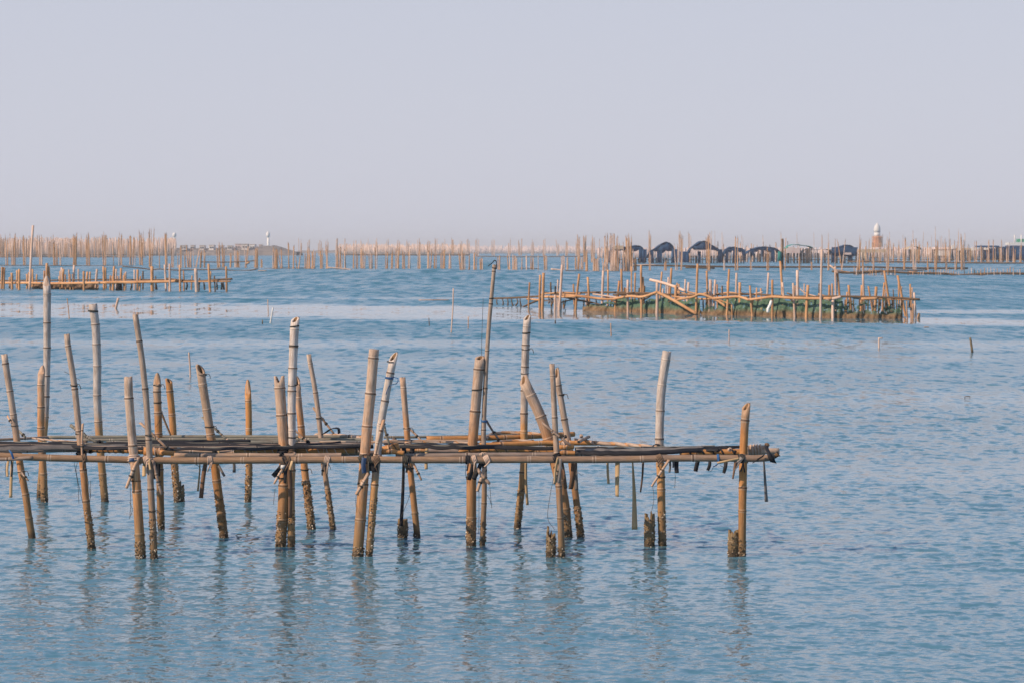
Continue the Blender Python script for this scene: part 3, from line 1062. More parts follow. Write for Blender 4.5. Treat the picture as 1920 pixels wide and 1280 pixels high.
wound([(600, 815), (640, 816.5), (690, 821)], 8, pitch=0.20)
wound([(60, 821), (100, 825), (150, 828)], 4, pitch=0.12)
wound([(700, 828), (780, 827.5), (830, 828), (890, 829.5)], 5.5, pitch=0.17)
wound([(908, 822), (930, 812), (980, 811), (1030, 816)], 8, pitch=0.17, z=0.93)
wound([(930, 829), (960, 826), (1000, 826)], 6, pitch=0.16, z=0.93)
wound([(1080, 825), (1120, 830), (1160, 832), (1235, 838.5)], 8.5, pitch=0.19, z=0.925)
wound([(1085, 828), (1096, 822), (1104, 818)], 6, pitch=0.1, z=0.96)
wound([(1020, 840), (1045, 845)], 9, pitch=0.13)
wound([(800, 838), (880, 838)], 5, pitch=0.2, z=0.89)

# belts: flat rubber strips along the deck; near-black also paints their underside shade
BELTS = [
    ([(-60, 829), (60, 831), (160, 834), (270, 837)], 0.04, 'rubber'),
    ([(-60, 836), (40, 836), (150, 838), (240, 840)], 0.035, 'rubber'),
    ([(-60, 841), (40, 839.5), (120, 838), (240, 836)], 0.06, 'strip_grey'),
    ([(90, 831), (240, 832.5), (360, 833), (540, 834), (640, 831)], 0.05, 'rubber'),
    ([(200, 840), (330, 841), (450, 841), (560, 838), (700, 836)], 0.03, 'rubber'),
    ([(250, 827), (380, 827), (470, 826)], 0.04, 'rubber'),
    ([(400, 837), (500, 836), (620, 835), (690, 834)], 0.045, 'rubber'),
    ([(745, 836), (820, 838), (900, 838.5), (1040, 839.5)], 0.035, 'rubber'),
    ([(720, 831), (800, 833), (880, 834), (940, 835)], 0.03, 'rubber'),
    ([(1078, 840), (1160, 840.5), (1240, 841), (1300, 839), (1400, 837)], 0.03, 'rubber'),
    ([(1078, 847), (1140, 848), (1210, 847.5), (1290, 844), (1350, 840), (1375, 839)], 0.05, 'rubber'),
    ([(1080, 844), (1160, 844), (1250, 843), (1320, 841)], 0.05, 'strip_grey'),
    ([(1240, 839), (1300, 841), (1350, 844)], 0.03, 'rubber'),
]
for pts, wd, mt in [([(-60, 826), (60, 828.5), (160, 831.5), (300, 834)], 2.4, 'bamboo_old'), ([(-60, 833), (80, 834), (200, 836.5), (330, 837), (480, 836)], 2.6, 'bamboo_rail'),
                    ([(100, 829), (260, 829.5), (400, 830), (560, 829)], 2.2, 'bamboo_old'), ([(340, 838.5), (450, 838.5), (560, 835.5), (700, 833)], 2.6, 'bamboo_old'),
                    ([(430, 833.5), (560, 833), (690, 830.5)], 2.4, 'bamboo_rail'), ([(745, 833.5), (830, 835), (920, 836), (1040, 836.5)], 2.2, 'bamboo_old'),
                    ([(1078, 837), (1180, 837.5), (1270, 837), (1340, 835.5)], 2.4, 'bamboo_old'), ([(600, 827), (660, 828), (705, 829)], 3.0, 'bamboo'), ([(720, 825), (800, 825), (880, 825.5)], 3.0, 'bamboo')]:
    rail(pts, wd, mat=mt, z=ZD + 0.055, age=(0.7, 0.7), node=0.5, name='edge_highlight')  # thin pale poles added as the light-catching top edges of the belts
for pts, wd, mt in BELTS:
    P = [RK(x, y, ZD + 0.05) for x, y in pts]
    rg = random.Random(int(pts[0][0] * 3 + pts[0][1]))
    P = smooth_path(P, 5)
    P = [p + np.array([0, 0, 0.006 * rg.uniform(-1, 1)]) for p in P]
    tilt = rg.uniform(0.5, 1.1)
    v, f_ = ribbon(P, [min(wd, 0.055), min(wd, 0.06), min(wd, 0.055)], (0, 1, tilt), 0.004, 3, rg.uniform(-0.3, 0.3))
    mesh_obj('belt', v, f_, M[mt], rack)

# short braces and sticks lashed at the joints -------------------------------
STICKS = [
    ((133, 797), (182, 829), 6.5, 23.0, 'bamboo_old'), ((155, 795), (154, 862), 4.5, 22.35, 'bamboo'),
    ((264, 793), (312, 838), 5, 22.3, 'bamboo'), ((300, 766), (320, 815), 4, 24.4, 'bamboo_dark'), ((36, 808), (48, 819), 5, 23.6, 'bamboo_old'),
    ((14, 780), (22, 793), 4, 23.3, 'bamboo'), ((380, 782), (426, 824), 4.5, 23.8, 'bamboo_old'), ((550, 803), (580, 832), 4, 23.0, 'bamboo'),
    ((588, 765), (626, 812), 4.5, 24.2, 'bamboo'), ((719, 788), (699, 872), 6.5, 21.92, 'bamboo'), ((718, 786), (730, 832), 5, 22.2, 'bamboo_old'),
    ((764, 800), (792, 828), 4.5, 23.5, 'bamboo'), ((912, 788), (936, 824), 4.5, 22.9, 'bamboo_rail'), ((1018, 793), (1070, 834), 4.5, 21.95, 'bamboo_rail'),
    ((259, 857), (237, 914), 7, 21.8, 'bamboo'), ((288, 864), (303, 926), 6, 21.8, 'bamboo_rail'), ((533, 874), (514, 906), 5, 21.85, 'bamboo'),
    ((690, 888), (668, 926), 7.5, 21.82, 'bamboo'), ((1254, 862), (1222, 911), 5, 21.8, 'bamboo'), ((896, 880), (918, 906), 7, 21.85, 'bamboo_rail'),
    ((908, 878), (895, 920), 7, 21.95, 'bamboo'), ((775, 868), (790, 899), 4.5, 23.1, 'bamboo'), ((410, 872), (421, 892), 4.5, 23.1, 'strip_grey'),
    ((40, 885), (53, 900), 4, 23.2, 'bamboo_rail'), ((607, 868), (604, 890), 4, 24.0, 'bamboo'), ((1040, 905), (1050, 868), 5, 21.84, 'bamboo'),
]
for a_, b_, wd, d, mt in STICKS:
    rg = random.Random(int(a_[0] * 7 + b_[0]))
    A, B = W(a_[0], a_[1], d + 0.02), W(b_[0], b_[1], d - 0.02)
    r = wd * d / F / 2
    if mt.startswith('strip'):
        v, f_ = ribbon([A, B], [r * 2], (1, 0, 0.5), 0.004)
        mesh_obj('brace', v, f_, M[mt], rack)
    else:
        o = culm_obj('brace', rack, [A, (A + B) / 2 + np.array([rg.uniform(-.006, .006), 0, rg.uniform(-.006, .006)]), B], r, r * 0.85, top=('slant', rg.uniform(0, 6), 0.015),
                     end='solid', node=0.12, sides=10, age=(0.6, 0.6), rng=rg, mat=mt, ridge=0.14)
        if a_[1] > 840 or rg.random() < 0.5:
            v, f_ = ring(A + (B - A) * 0.62, B - A, r * 1.1, 0.004, 2.2)
            mesh_obj('cord', v, f_, M['cord'], o)

# straps hanging from the rail and deck ----------------------------------------
STRAPS = [
    ((16, 864), (14, 893), 5, 5, 'strip_tan', 22.3), ((23, 864), (20, 932), 5, 6, 'strip_tan', 22.4), ((21, 864), (21, 893), 3, 3, 'rubber', 22.2),
    ((272, 864), (270, 892), 6, 7, 'strip_tan', 22.2), ((289, 862), (288, 897), 13, 12, 'rubber', 22.25), ((298, 868), (297, 892), 5, 6, 'rubber', 22.1), ((281, 862), (282, 880), 3.5, 4, 'strip_tan', 21.78),
    ((386, 866), (377, 933), 8, 8, 'strip_brown', 23.0), ((375, 866), (371, 920), 2, 4, 'strip_tan', 23.2), ((438, 866), (439, 885), 5, 6, 'strip_grey', 22.6),
    ((531, 872), (512, 892), 9, 9, 'rubber', 22.3), ((548, 866), (544, 880), 5, 5, 'strip_tan', 21.8), ((542, 868), (544, 970), 9, 8, 'strip_brown', 22.45),
    ((537, 878), (534, 905), 8, 5, 'rubber', 22.3), ((683, 860), (683, 886), 9, 9, 'strip_blue', 21.78), ((694, 856), (696, 882), 11, 7, 'rubber', 21.92), ((703, 860), (703, 884), 14, 12, 'rubber', 21.86),
    ((757, 866), (752, 985), 5, 7, 'rubber', 23.2), ((763, 866), (762, 885), 4, 4, 'rubber', 22.8), ((801, 838), (799, 879), 6, 6, 'strip_tan', 22.75),
    ((887, 866), (879, 899), 7, 8, 'rubber', 22.35), ((904, 866), (888, 898), 8, 8, 'rubber', 22.25), ((910, 866), (909, 884), 8, 7, 'rubber', 22.4),
    ((986, 868), (989, 946), 5, 5, 'strip_tan', 23.7), ((1046, 860), (1040, 905), 4, 5, 'strip_tan', 21.78), ((1051, 862), (1047, 905), 6, 4, 'strip_grey', 21.77), ((1054, 866), (1061, 915), 4, 6, 'strip_brown', 21.9),
    ((1077, 866), (1070, 916), 11, 9, 'strip_brown', 22.6), ((1080, 866), (1081, 918), 4, 7, 'strip_grey', 22.8),
    ((1139, 866), (1141, 906), 4, 5.5, 'strip_tan', 22.3), ((1158, 864), (1157, 930), 9, 7.5, 'strip_tan', 22.2), ((1186, 864), (1190, 992), 2.5, 11, 'strip_tan', 22.4), ((1206, 864), (1201, 922), 4, 3, 'strip_brown', 22.3),
    ((1256, 864), (1255, 885), 4, 4, 'strip_grey', 22.2), ((1262, 864), (1262, 876), 5, 3, 'strip_grey', 22.1), ((1269, 864), (1269, 886), 8, 8, 'rubber', 22.1), ((1309, 864), (1304, 883), 8, 8, 'rubber', 22.15), ((1331, 864), (1327, 881), 6, 6, 'rubber', 22.1),
    ((1361, 864), (1357, 886), 8, 6, 'rubber', 22.1), ((1391, 860), (1376, 880), 8, 7, 'strip_grey', 21.80), ((1379, 868), (1374, 897), 5, 3, 'strip_brown', 21.79), ((1386, 862), (1345, 867), 5, 4, 'strip_tan', 21.78), ((1432, 864), (1437, 940), 3, 7, 'strip_grey', 22.0),
    ((757, 842), (756, 856), 9, 8, 'rubber', 22.15), ((774, 838), (773, 854), 9, 9, 'rubber', 22.7), ((404, 841), (403, 852), 9, 9, 'rubber', 22.6), ((411, 841), (412, 852), 4, 4, 'strip_tan', 22.5),
]
for (xa, ya), (xb, yb), w0, w1, mt, d in STRAPS:
    rg = random.Random(int(xa * 5 + yb))
    A, B = W(xa, ya - 3, d), W(xb, yb, d + rg.uniform(-0.02, 0.02))
    mid = (A + B) / 2 + np.array([rg.uniform(-0.008, 0.008), rg.uniform(-0.02, 0.02), 0])
    k = d / F
    wdir = (1, rg.uniform(-0.5, 0.5), 0) if abs(B[2] - A[2]) > abs(B[0] - A[0]) else (0.2, -0.3, 1)
    v, f_ = ribbon([A, mid, B], [w0 * k, (w0 + w1) / 2 * k, w1 * k], wdir, 0.0025, 8, rg.uniform(-0.5, 0.5))
    mesh_obj('hanging_strap', v, f_, M[mt], rack)

# black bands wound over the right end of the front rail, and the knots
v, f_ = ribbon([W(1436, 835, 21.95), W(1442, 850, 21.78), W(1448, 862, 21.77), W(1450, 866, 21.85)], [0.03, 0.045, 0.06], (1, 0, -0.3), 0.004)
mesh_obj('black_band', v, f_, M['rubber'], rack)
v, f_ = ribbon([W(1432, 853, 21.79), W(1420, 861, 21.775), W(1413, 866, 21.80)], [0.055, 0.05, 0.045], (1, 0, 0.7), 0.004)
mesh_obj('black_band', v, f_, M['rubber'], rack)
v, f_ = tangle(W(1438, 834, 22.0), 0.02, 0.008, random.Random(4))
mesh_obj('knot', v, f_, M['wrap_dark'], rack)
for x, y, d in ((1055, 822, 22.4), (1090, 817, 23.2), (186, 828, 22.9), (311, 838, 22.3), (1060, 818, 22.6), (426, 825, 23.6), (577, 828, 22.9), (934, 824, 22.8), (904, 852, 22.05), (528, 851, 22.1), (552, 850, 22.1), (700, 852, 21.95), (1378, 846, 22.1), (1345, 843, 22.1), (1368, 842, 22.2)):
    rg = random.Random(x)
    c = W(x, y, d)
    v, f_ = tangle(c, rg.uniform(0.014, 0.026), rg.uniform(0.004, 0.008), rg)
    mesh_obj('knot', v, f_, M[rg.choice(['cord', 'wrap_dark', 'wrap', 'rubber'])], rack)
# small things: white cap of cloth, blue ties on the rail, black patches where posts are strapped
v, f_ = box(W(531, 874, 21.84), (0.05, 0.03, 0.03), 0.2, 0.8)
mesh_obj('cloth_scrap', v, f_, M['white'], rack)
v, f_ = box(W(247, 861, 21.74), (0.05, 0.008, 0.03), 0.1, 0.8)
mesh_obj('cloth_scrap', v, f_, M['strip_blue'], rack)
v, f_ = ribbon([W(608, 812, 24.1), W(622, 803, 24.0), W(634, 803, 24.0), W(636, 812, 24.0)], [0.08], (0.2, 1, 0), 0.004)
mesh_obj('rubber_flap', v, f_, M['rubber'], rack)
v, f_ = ribbon([W(1222, 838, 22.7), W(1228, 833, 22.7), W(1236, 833, 22.7)], [0.1], (0.2, 1, 0), 0.004)
mesh_obj('rubber_flap', v, f_, M['rubber'], rack)
v, f_ = ribbon([W(17, 843, 21.78), W(22, 850, 21.77), W(26, 862, 21.79)], [0.012, 0.02, 0.016], (1, 0, 0.3), 0.003)
mesh_obj('blue_tie', v, f_, M['cord_blue'], rack)
v, f_ = ring(W(1346, 858.5, 21.86), (1, 0, 0.05), 0.034, 0.006, 2.2, tail=[W(1347, 866, 21.82), W(1342, 872, 21.82), W(1337, 874, 21.82)])
mesh_obj('blue_cord', v, f_, M['cord_blue'], rack)
# cross-ties under the deck: short dark bands where the rails meet the posts
for nm in ('p5', 'p6', 'p11', 'p12', 'p15', 'p16', 'p19', 'p20', 'p23', 'p28', 'p26', 'p3', 'p17', 'p9'):
    o, P, r0, r1, d = POST[nm]
    rg = random.Random(len(nm) + ord(nm[-1]) * 31)
    z = 0.905 + rg.uniform(-0.02, 0.015)
    for i in range(len(P) - 1):
        if P[i][2] >= z >= P[i + 1][2]:
            t = (P[i][2] - z) / (P[i][2] - P[i + 1][2])
            c = P[i] + (P[i + 1] - P[i]) * t
    v, f_ = ring(c, (rg.uniform(-0.7, 0.7), 0.3, 1), (r0 + r1) / 2 * 1.06, 0.009, 3.3, 0.020)
    mesh_obj('lashing', v, f_, M[rg.choice(['rubber', 'wrap_dark', 'wrap', 'rubber'])], rack)
for nm in ('p3', 'p5', 'p6', 'p9', 'p11', 'p12', 'p15', 'p16', 'p17', 'p19', 'p20', 'p23', 'p26', 'p28', 'p14'):
    o, P, r0, r1, d = POST[nm]
    rg = random.Random(ord(nm[-1]) * 7 + len(nm))
    xpx = 960 + P[2][0] / P[2][1] * F
    for q in range(rg.choice((1, 2))):
        c = W(xpx + rg.uniform(-9, 9), np.interp(xpx, [0, 200, 330, 700, 1180, 1262, 1420], [853, 860, 862.5, 861, 860.5, 858.5, 858.5]), DF)
        tl = [c + np.array([rg.uniform(-.02, .02), -0.045, -0.03]), c + np.array([rg.uniform(-.03, .03), -0.045, -rg.uniform(0.06, 0.13)])]
        v, f_ = ring(c, (1, rg.uniform(-0.3, 0.3), rg.uniform(-0.5, 0.5)), 0.034, rg.uniform(0.005, 0.009), rg.choice((2.3, 3.3)), 0.013, tail=tl)
        mesh_obj('lashing', v, f_, M[rg.choice(['rubber', 'wrap_dark', 'cord', 'wrap'])], rack)
# cross members under the deck, running away from the camera
for xa, ya, xb, yb in ((262, 866, 300, 828), (532, 866, 560, 824), (690, 866, 740, 824), (885, 866, 905, 826), (1050, 866, 1066, 826), (1243, 860, 1238, 838), (158, 858, 160, 822)):
    A, B = RK(xa, ya, 0.855), RK(xb, yb, 0.875)
    culm_obj('cross_member', rack, [A, B], 0.022, 0.022, top=('solid', 0, 0), end='solid', node=0.4, sides=12, age=(0.4, 0.4), mat='bamboo_rail')
# loose fishing line and cords hanging under the deck: too many and tangled to count
parts = []
rg = random.Random(99)
LINES = [((139, 866), (146, 908), (148, 943)), ((145, 866), (143, 885), (155, 942)), ((10, 866), (10, 880), (11, 892)), ((244, 905), (245, 945), (243, 972)),
         ((243, 940), (248, 955), (243, 970)), ((35, 905), (39, 895), (40, 880)), ((877, 905), (873, 890), (874, 866)), ((898, 918), (898, 970), (897, 1000)),
         ((918, 905), (920, 930), (922, 952)), ((912, 925), (918, 935), (921, 945)), ((1038, 895), (1032, 925), (1027, 970), (1040, 992)), ((751, 970), (760, 950), (770, 920), (775, 880)),
         ((1224, 912), (1226, 935), (1222, 957)), ((1266, 888), (1266, 900), (1265, 914)), ((545, 1022), (546, 990)), ((170, 900), (170, 925), (168, 940)),
         ((120, 696), (127, 699), (150, 712)), ((516, 915), (514, 930), (513, 945)), ((1084, 885), (1090, 890), (1094, 888)), ((160, 866), (165, 900), (170, 932)),
         ((277, 956), (284, 958), (292, 958)), ((668, 925), (667, 940), (669, 960)), ((305, 770), (298, 790), (292, 800)), ((906, 560), (903, 650), (904, 700)),
         ((360, 866), (375, 876), (374, 890)), ((1338, 873), (1335, 880), (1331, 884)), ((1350, 872), (1355, 874), (1358, 878))]
for L in LINES:
    d = 21.95 if L[0][1] > 850 else 23
    parts.append(tube([W(x, y, d + rg.uniform(-0.03, 0.03)) for x, y in L], 0.0021, 4, 5))
v, f_ = join(parts)
o = mesh_obj('loose_line', v, f_, M['cord'], rack)
o['kind'] = 'stuff'

# ------------------------------------------------------------------ posts behind the rack and the rotten stubs
FREE = [
    ([(77, 688), (77, 800), (81, 880), (83, 940)], 13.5, 13.5, ('point', 4.9, 0.10), (0.6, -0.1, 0.0, 0.45), (0.30, 60), 940, 'short amber bamboo post crowded against a taller pale post at the far left', 'bamboo'),
    ([(88, 522), (88, 640), (86, 760), (80, 860), (74, 932)], 14.5, 10, ('point', 4.6, 0.12), (1.2, 0.0, 0.35, 0.62), (0.30, 50), 932, 'tallest whitened bamboo post at the left, bent and cut to a blunt point', 'bamboo_white'),
    ([(174, 571), (181, 630), (183, 760), (190, 870), (197, 940)], 16, 13, ('flat', 1, 0), (1.2, 0.0, 0.3, 0.6), (0.34, 80), 940, 'pale crooked bamboo post with a dark cord ring under its rounded top', 'bamboo_white'),
    ([(317, 710), (323, 780), (327, 870), (333, 940)], 13, 13, ('slant', 3.8, 0.06), (0.1, -0.1, 0.0, 0.2), (0.48, 190), 940, 'short orange bamboo post with a slanted top standing beside a jagged stub', 'bamboo_amber'),
    ([(465, 717), (467, 790), (467, 870), (465, 940)], 12, 12.5, ('point', 4.71, 0.17), (0.0, 0.0, 0.0, 0.4), (0.46, 190), 940, 'slim orange bamboo post cut to a sharp point, alone behind the rack', 'bamboo_amber'),
]
for pts, w0, w1, topc, ag, (ch, cn), yb, lab, mt in FREE:
    rng = random.Random(int(pts[0][0]))
    d = dist(yb)
    P = post_path(pts, d)
    P[0] = P[0] - np.array([0, 0, topc[2] * 0.8])
    k = d / F / 2
    o = culm_obj('bamboo_post', None, P, w0 * k, w1 * k, top=topc, node=0.27, sides=18, age=ag[:2], age_from=ag[2:], rng=rng, wobble=0.004, mat=mt)
    recentre(o, P[-2])
    tag(o, lab, 'bamboo post', 'bamboo posts standing behind the rack')
    crust(o, P, w1 * k, ch, cn, rng)
    if 'cord ring' in lab:
        c = P[0] + np.array([0.004, 0, -0.075])
        v, f_ = ring(c, (0.1, 0, 1), w0 * k * 1.05, 0.007, 2.2)
        mesh_obj('cord', v, f_, M['cord'], o)
STUBS = [
    ([(341, 905), (341, 940)], 8, 0.10, 'thin jagged grey stub beside the short orange post', 'bamboo_old'),
    ([(755, 970), (755, 1007)], 17, 0.02, 'hollow sawn bamboo stub in the water with a black strap hanging into it', 'bamboo_stub'),
    ([(1033, 994), (1033, 1042)], 16, 0.12, 'rotten bamboo stub split into slivers beside the thin leaning post', 'bamboo_stub'),
    ([(1218, 962), (1218, 1023)], 18, 0.16, 'ragged barnacled bamboo stub with one tall splinter', 'bamboo_stub'),
    ([(1375, 994), (1375, 1042)], 18, 0.07, 'broken mossy bamboo stub touching the rightmost post', 'bamboo_stub'),
]
for pts, wd, h, lab, mt in STUBS:
    rng = random.Random(int(pts[0][0]) + 3)
    d = dist(pts[-1][1]) + 0.02
    P = post_path(pts, d)
    P[0] = P[0] - np.array([0, 0, 0.6 * h])
    r = wd * 1.1 * d / F / 2
    o = culm_obj('bamboo_stub', None, P, r, r * 1.04, top=('broken' if h > 0.03 else 'flat', rng.uniform(0, 6), h), node=0.3, sides=26, age=(0.3, 0.2), rng=rng, step=0.02, rough=0.05, mat=mt)
    recentre(o, P[-2])
    tag(o, lab, 'stub', 'broken post stubs standing in the water by the rack')
    crust(o, P, r, (pts[-1][1] - pts[0][1]) * d / F * 0.95, 110, rng)
    if 'splinter' in lab:
        v, f_ = ribbon([W(1224, 985, d - 0.03), W(1224.5, 962, d - 0.03)], [0.016, 0.006], (1, 0, 0), 0.005)
        mesh_obj('splinter', v, f_, M['strip_tan'], o)


M['tarp_navy'] = simple_mat('tarp_navy', (0.003, 0.028, 0.085), (0.010, 0.055, 0.135), 0.6, 0.7)
M['tarp_teal'] = simple_mat('tarp_teal', (0.03, 0.20, 0.20), (0.06, 0.30, 0.28), 0.5, 0.7)
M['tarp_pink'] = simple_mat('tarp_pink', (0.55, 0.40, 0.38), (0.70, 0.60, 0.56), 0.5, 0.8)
M['tarp_tan'] = simple_mat('tarp_tan', (0.36, 0.28, 0.20), (0.50, 0.40, 0.30), 0.5, 0.8)
M['plaster'] = simple_mat('plaster', (0.62, 0.55, 0.50), (0.76, 0.70, 0.66), 0.15, 0.8)
M['brickish'] = simple_mat('brickish', (0.42, 0.17, 0.08), (0.58, 0.28, 0.15), 0.8, 0.85)
M['rock'] = simple_mat('rock', (0.13, 0.115, 0.11), (0.32, 0.27, 0.24), 0.25, 0.9)
M['green'] = simple_mat('green', (0.02, 0.22, 0.12), (0.04, 0.30, 0.16), 1, 0.7)
M['timber'] = simple_mat('timber', (0.06, 0.05, 0.05), (0.13, 0.11, 0.10), 0.6, 0.85)
M['window'] = simple_mat('window', (0.03, 0.04, 0.05), (0.05, 0.06, 0.07), 1, 0.3)



# ------------------------------------------------------------------ racks in the middle distance
def plain_pole(pts, w, d=None, sides=7, jitter=0.0, rng=random):
    """thin pole for things seen from afar: pts in world metres, w = diameter in metres"""
    P = [np.asarray(p, float) for p in pts]
    if len(P) == 2 and jitter:
        P.insert(1, (P[0] + P[1]) / 2 + np.array([rng.uniform(-jitter, jitter), 0, 0]))
    return tube(P, w / 2, sides, 3, 1.15)


def mid_rack(root, posts, yb_of, mats, rng, back_shift=4.0, back_limit=26):
    """posts: (xt, yt, xb, yb, w). A post whose lower end is at the rail stands in the back row."""
    for xt, yt, xb, yb, wd in posts:
        y0 = yb_of(xb)
        if yb < y0 - back_limit * 0.5 and yb < y0 - 8:
            yg = y0 - back_shift
            xb = xb + (xb - xt) * (yg - yb) / max(4, yb - yt) * 0.5
            yb = yg
        d = dist(yb)
        T, B = W(xt, yt, d + rng.uniform(-0.2, 0.2)), W(xb, yb, d)
        B[2] = -0.4
        v, f = plain_pole([T, B], wd * 1.08 * d / F, jitter=0.02, rng=rng)
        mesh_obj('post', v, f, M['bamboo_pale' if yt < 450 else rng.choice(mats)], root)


rng = random.Random(31)
# the right rack
xs_r = [925, 993, 1080, 1180, 1300, 1450, 1560, 1725]
yb_r = [571, 577, 583, 586, 590, 594, 597, 598]


def ybr(x):
    return float(np.interp(x, xs_r, yb_r))


rr = thing('netted_rack', 'long crooked bamboo rack with green netting hung below it, right of centre in open water', 'oyster rack', W(1330, 591, dist(591)), 'bamboo racks in the middle distance')
RP = [(993, 530, 991, 577, 3), (1013, 516, 1012, 580, 4), (1019, 512, 1016, 581, 5), (1054, 497, 1047, 582, 4.5), (1046, 525, 1046, 556, 3), (1041, 553, 1041, 582, 4.5),
      (1086, 514, 1078, 583, 4), (1075, 533, 1077, 550, 3), (1102, 520, 1105, 583, 4), (1131, 508, 1128, 584, 4.5), (1140, 506, 1139, 548, 3),
      (1165, 505, 1167, 548, 4), (1161, 527, 1157, 550, 4), (1155, 555, 1153, 585, 4), (1177, 525, 1178, 586, 4), (1184, 500, 1184, 548, 2.5), (1191, 512, 1190, 548, 3),
      (1202, 497, 1202, 550, 4), (1205, 520, 1206, 552, 4), (1203, 555, 1203, 587, 4), (1232, 530, 1231, 588, 5), (1241, 510, 1237, 550, 3), (1253, 520, 1252, 550, 3),
      (1259, 503, 1254, 552, 4), (1267, 535, 1265, 588, 4.5), (1273, 533, 1274, 555, 3), (1285, 524, 1282, 552, 3), (1291, 530, 1288, 588, 4), (1308, 495, 1305, 590, 4),
      (1325, 508, 1326, 553, 3.5), (1332, 525, 1333, 590, 5), (1341, 525, 1337, 590, 4), (1367, 505, 1362, 592, 3.5), (1381, 512, 1379, 560, 4), (1387, 530, 1386, 592, 5),
      (1372, 572, 1373, 592, 3), (1406, 536, 1413, 593, 3.5), (1411, 562, 1409, 593, 3), (1441, 512, 1437, 553, 3.5), (1448, 525, 1448, 594, 4), (1463, 490, 1468, 553, 4),
      (1467, 530, 1474, 594, 3.5), (1487, 531, 1491, 595, 4), (1495, 507, 1496, 552, 5), (1515, 535, 1511, 596, 5), (1541, 468, 1538, 597, 4), (1555, 535, 1554, 555, 4), (1560, 532, 1561, 555, 3),
      (1566, 500, 1567, 553, 3.5), (1570, 512, 1577, 552, 4), (1562, 560, 1562, 597, 5), (1591, 535, 1594, 553, 4), (1595, 560, 1598, 593, 3), (1616, 535, 1614, 555, 4),
      (1618, 514, 1621, 553, 4), (1628, 537, 1634, 553, 3), (1643, 538, 1640, 597, 5), (1658, 530, 1655, 553, 3), (1658, 508, 1670, 555, 4), (1683, 517, 1695, 555, 4),
      (1714, 549, 1718, 598, 3.5), (1700, 565, 1703, 598, 2.5), (1712, 570, 1711, 598, 2.5), (1723, 588, 1722, 598, 5)]
mid_rack(rr, RP, ybr, ['bamboo_far', 'bamboo_far', 'bamboo_pale'], rng)
for x in list(range(1574, 1692, 9)) + [1060, 1093, 1118, 1146, 1216, 1250, 1320, 1352, 1398, 1425, 1500, 1525]:
    d = dist(ybr(x) - 3)
    v, f = plain_pole([W(x + rng.uniform(-2, 2), 562, d), W(x + rng.uniform(-3, 3), ybr(x) - 2, d)], 2.5 * d / F)
    mesh_obj('post', v, f, M['bamboo_dark'], rr)


for k in range(44):
    x = rng.uniform(1012, 1712)
    back = rng.random() < 0.55
    yb = ybr(x) - (rng.uniform(3, 6) if back else 0.5)
    d = dist(yb)
    yt = rng.uniform(528, 550) if rng.random() < 0.7 else rng.uniform(556, 570)
    v, f = plain_pole([W(x + rng.uniform(-3, 3), yt, d), W(x, yb, d) - np.array([0, 0, 0.3])], rng.uniform(2.0, 3.4) * d / F, jitter=0.02, rng=rng)
    mesh_obj('stake', v, f, M[rng.choice(['bamboo_far', 'bamboo_far', 'bamboo_dark', 'bamboo_pale'])], rr)
for k in range(16):
    x = rng.uniform(1010, 1640)
    d = dist(ybr(x)) + rng.uniform(-0.1, 1.6)
    y0 = rng.uniform(548, 562)
    v, f = plain_pole([W(x, y0, d), W(x + rng.uniform(14, 40) * rng.choice((-1, 1)), y0 + rng.uniform(4, 16), d + rng.uniform(-0.5, 0.5))], rng.uniform(1.8, 3.0) * d / F, jitter=0.03, rng=rng)
    mesh_obj('brace', v, f, M[rng.choice(['bamboo_far', 'bamboo_dark'])], rr)


def mid_rail(root, pts, wd, mat, off, ybf, nm='rail'):
    P = []
    for x, y in pts:
        d = dist(ybf(x)) + off
        P.append(W(x, y, d))
    v, f = tube(P, wd * 1.2 * P[0][1] / F / 2, 7, 5)
    return mesh_obj(nm, v, f, M[mat], root)


